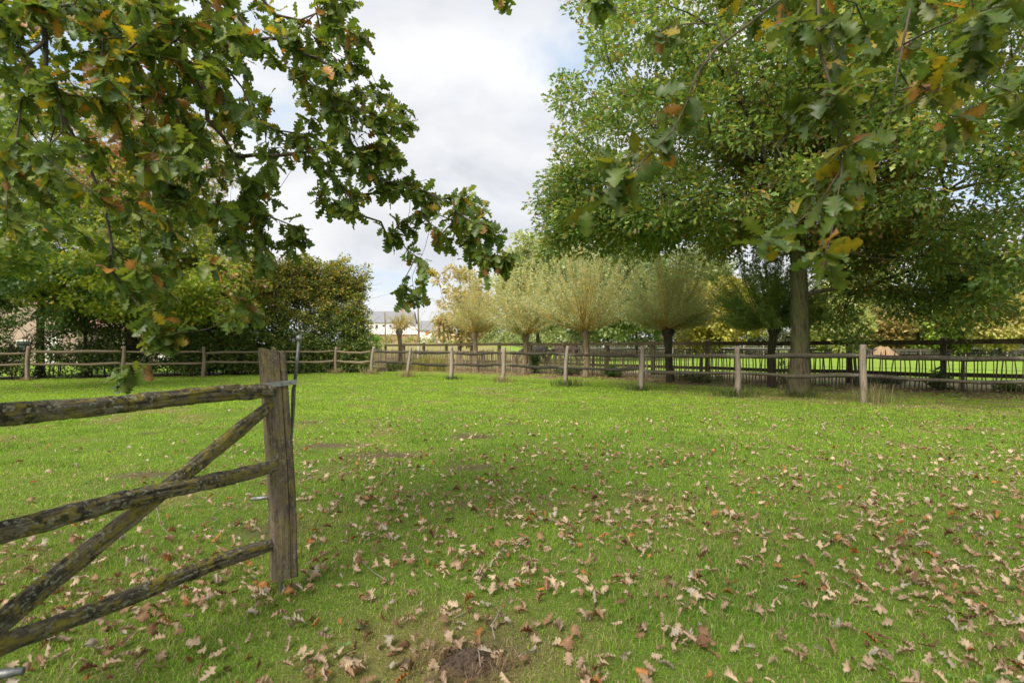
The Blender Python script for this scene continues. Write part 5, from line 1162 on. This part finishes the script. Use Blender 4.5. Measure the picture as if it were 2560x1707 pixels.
def build_leaves():
    pts = []
    for d0, d1, dens in ((1.85, 3.0, 215), (3.0, 4.4, 190), (4.4, 6.5, 92), (6.5, 9, 32), (9, 13, 11), (13, 24, 4)):
        n = int(dens * 1.25 * 2 * (d1 * .99 + 1.0) * (d1 - d0)); x = rng.uniform(-d1 - 1, d1 + 1, n); y = rng.uniform(d0, d1, n)
        px = x / y * FPX + CX; cl = vnoise(x * 2.6, y * 2.6, 14, 3); p = np.stack([x, y], -1)
        w = 1.0 * (.42 + 1.3 * sstep(.42, .66, cl)) * np.where(y > 3.6, .10 + .90 * sstep(100, 1300, px + (y - 4) * -60), 1.0)
        w = np.where(y > 9, w * (.25 + .75 * sstep(1500, 1900, px)) + .12 * sstep(900, 300, px) * (y > 13), w)
        k = (rng.random(n) < w) & (np.abs(x) < y * .99 + 1.0) & (side(p, RF0, RF1) < 3.4) & ((side(p, LF0, LF1) < 1.0) | (x > -6.5)); pts.append(p[k])
    pts = np.concatenate(pts); inside = np.abs(pts[:, 0] / pts[:, 1]) < .96; px = CX + pts[:, 0] / pts[:, 1] * FPX; py = HOR + EYE / pts[:, 1] * FPX
    free = inside & (py < 1690) & ~((px < 720) & (py < 1500) & (py > 1180) & (np.abs(py - (1600 - 0.36 * px)) < 40))
    order = np.argsort(np.where(free, pts[:, 1], pts[:, 1] + 100)); near = order[:300]; rest = order[300:]
    wc = np.array((.30, .27, .20, .055, .10, .075)); wc /= wc.sum(); cache = {}
    zones = lambda x, y: 'under the bottom rail of the gate' if px_(x, y) < 640 and y < 2.75 else 'beside the molehill' if np.hypot(x + .19, y - 2.05) < .5 else 'below the head stile of the gate' if 600 < px_(x, y) < 900 and y < 3.2 else 'on turf just right of the molehill' if 1180 <= px_(x, y) < 1650 else 'on turf between gate and molehill' if px_(x, y) < 1180 else 'on turf far right of the molehill'
    px_ = lambda x, y: CX + x / y * FPX
    for i in near:
        x, y = pts[i]; k = int(rng.integers(0, len(LEAF_KINDS))); c = int(rng.choice(6, p=wc)); kind, word, (V, F, T) = LEAF_KINDS[k]; t = int(rng.integers(0, 2))
        if (k, c, t) not in cache:
            n = vnoise(V[:, 0] * 6 + k, V[:, 1] * 6 + t * 9, 40, 2)[:, None]; C = np.clip(np.array(LCOL[c][1]) * (T[:, None] * .5 + .5) * (.7 + .6 * n) * (1.0 if t else .86), 0, 1); me = mesh_arrays('fallen_leaf', V, tris(F), C); me.materials.append(M_DRY); cache[(k, c, t)] = me
        o = bpy.data.objects.new('fallen_leaf', cache[(k, c, t)]); COL.objects.link(o); s = random.uniform(.036, .072); o.scale = (s, s, s)
        o.location = (x, y, random.uniform(.002, .026)); o.rotation_euler = (random.gauss(0, .45), random.gauss(0, .45), random.uniform(0, 6.28))
        if random.random() < .15: o.rotation_euler.x += math.pi; o.location.z += .02
        zn = zones(x, y); tag(o, f'{LCOL[c][0]} {word} fallen oak leaf {zn}', 'leaf', f'{LCOL[c][0]} {word} fallen leaves {zn}')
    parts = []
    kk = rng.integers(0, len(LEAF_KINDS), len(rest)); pr = pts[rest]
    for k, (kind, word, shp) in enumerate(LEAF_KINDS):
        p = pr[kk == k]; n = len(p)
        if not n: continue
        pos = np.stack([p[:, 0], p[:, 1], terrain(p[:, 0], p[:, 1]) + rng.uniform(.006, .034, n)], -1); a = rng.uniform(0, 6.28, n); ax = np.stack([np.cos(a), np.sin(a), rng.normal(0, .3, n)], -1); nr = rng.normal(0, .38, (n, 3)) + np.array((0, 0, 1))
        parts.append(scatter(shp, pos, ax, nr, rng.uniform(.030, .066, n), palette([c for _, c in LCOL], wc, n, .22)))
    V, F, C = merge(parts); o = link('fallen_leaves', mesh_arrays('fallen_leaves', V, F, C), M_DRY); tag(o, 'scatter of small brown fallen leaves over the turf further off', None, None, 'stuff')
    # leaf litter under the willows and the pales
    n = 6000; t = rng.random(n); q = PL1 + (PL0 - PL1) * t[:, None] * .8; dd = unit(np.array(PL1 - PL0)); nn = np.array((-dd[1], dd[0])); q = q - nn * (rng.random(n)[:, None] ** 1.2 * 3.2 - .8); k = side(q, RF0, RF1) > 1.0; q = q[k]; n = len(q)
    a = rng.uniform(0, 6.28, n); V, F, C = scatter(LEAF_LOBED, np.stack([q[:, 0], q[:, 1], terrain(q[:, 0], q[:, 1]) + rng.uniform(.005, .05, n)], -1), np.stack([np.cos(a), np.sin(a), rng.normal(0, .3, n)], -1), rng.normal(0, .4, (n, 3)) + np.array((0, 0, 1)), rng.uniform(.06, .11, n), palette([c for _, c in LCOL] + [(.45, .24, .05)], [.25, .25, .25, .15, .05, .2, .06], n, .25) * .8)
    o = link('leaf_litter', mesh_arrays('leaf_litter', V, F, C), M_DRY); tag(o, 'brown leaf litter along the foot of the pales', None, None, 'stuff')
build_leaves()

def twig(label, pts, r=.0035):
    q = []
    for px, py in pts: x, y = G(px, py); q.append((x, y, .035 + random.uniform(-.006, .012)))
    o = np.array((q[0][0], q[0][1], 0)); b = MB(); V, F, C, W_ = log_mesh(np.array(q), circ(6), np.linspace(r, r * .6, len(q)), .15, 30, px, (.36, .31, .26)); b.add(V - o, F, C, W_); t = b.build('fallen_twig', M_PALE, smooth=True); t.location = o; tag(t, label, 'twig', 'fallen twigs on the turf')
twig('crooked pale twig lying among brown leaves above and right of the molehill', [(1252, 1540), (1238, 1565), (1229, 1582), (1234, 1602), (1237, 1622)]); twig('thin twig curving away from a leaf, up and left of the pale crooked twig', [(1135, 1563), (1160, 1552), (1182, 1537)], .0025)
twig('short straight pale twig standing out right beside the molehill', [(1196, 1652), (1199, 1672), (1201, 1692)]); twig('thin bent twig in bright grass right of the molehill', [(1296, 1668), (1308, 1655), (1335, 1648)], .0025)
twig('long thin forked-looking stalk on the turf under the gate brace', [(388, 1275), (396, 1300), (402, 1330), (425, 1350)], .003); twig('pale dry stalk lying beside the foot of the gate head stile', [(905, 1420), (935, 1448), (968, 1468)], .0025)
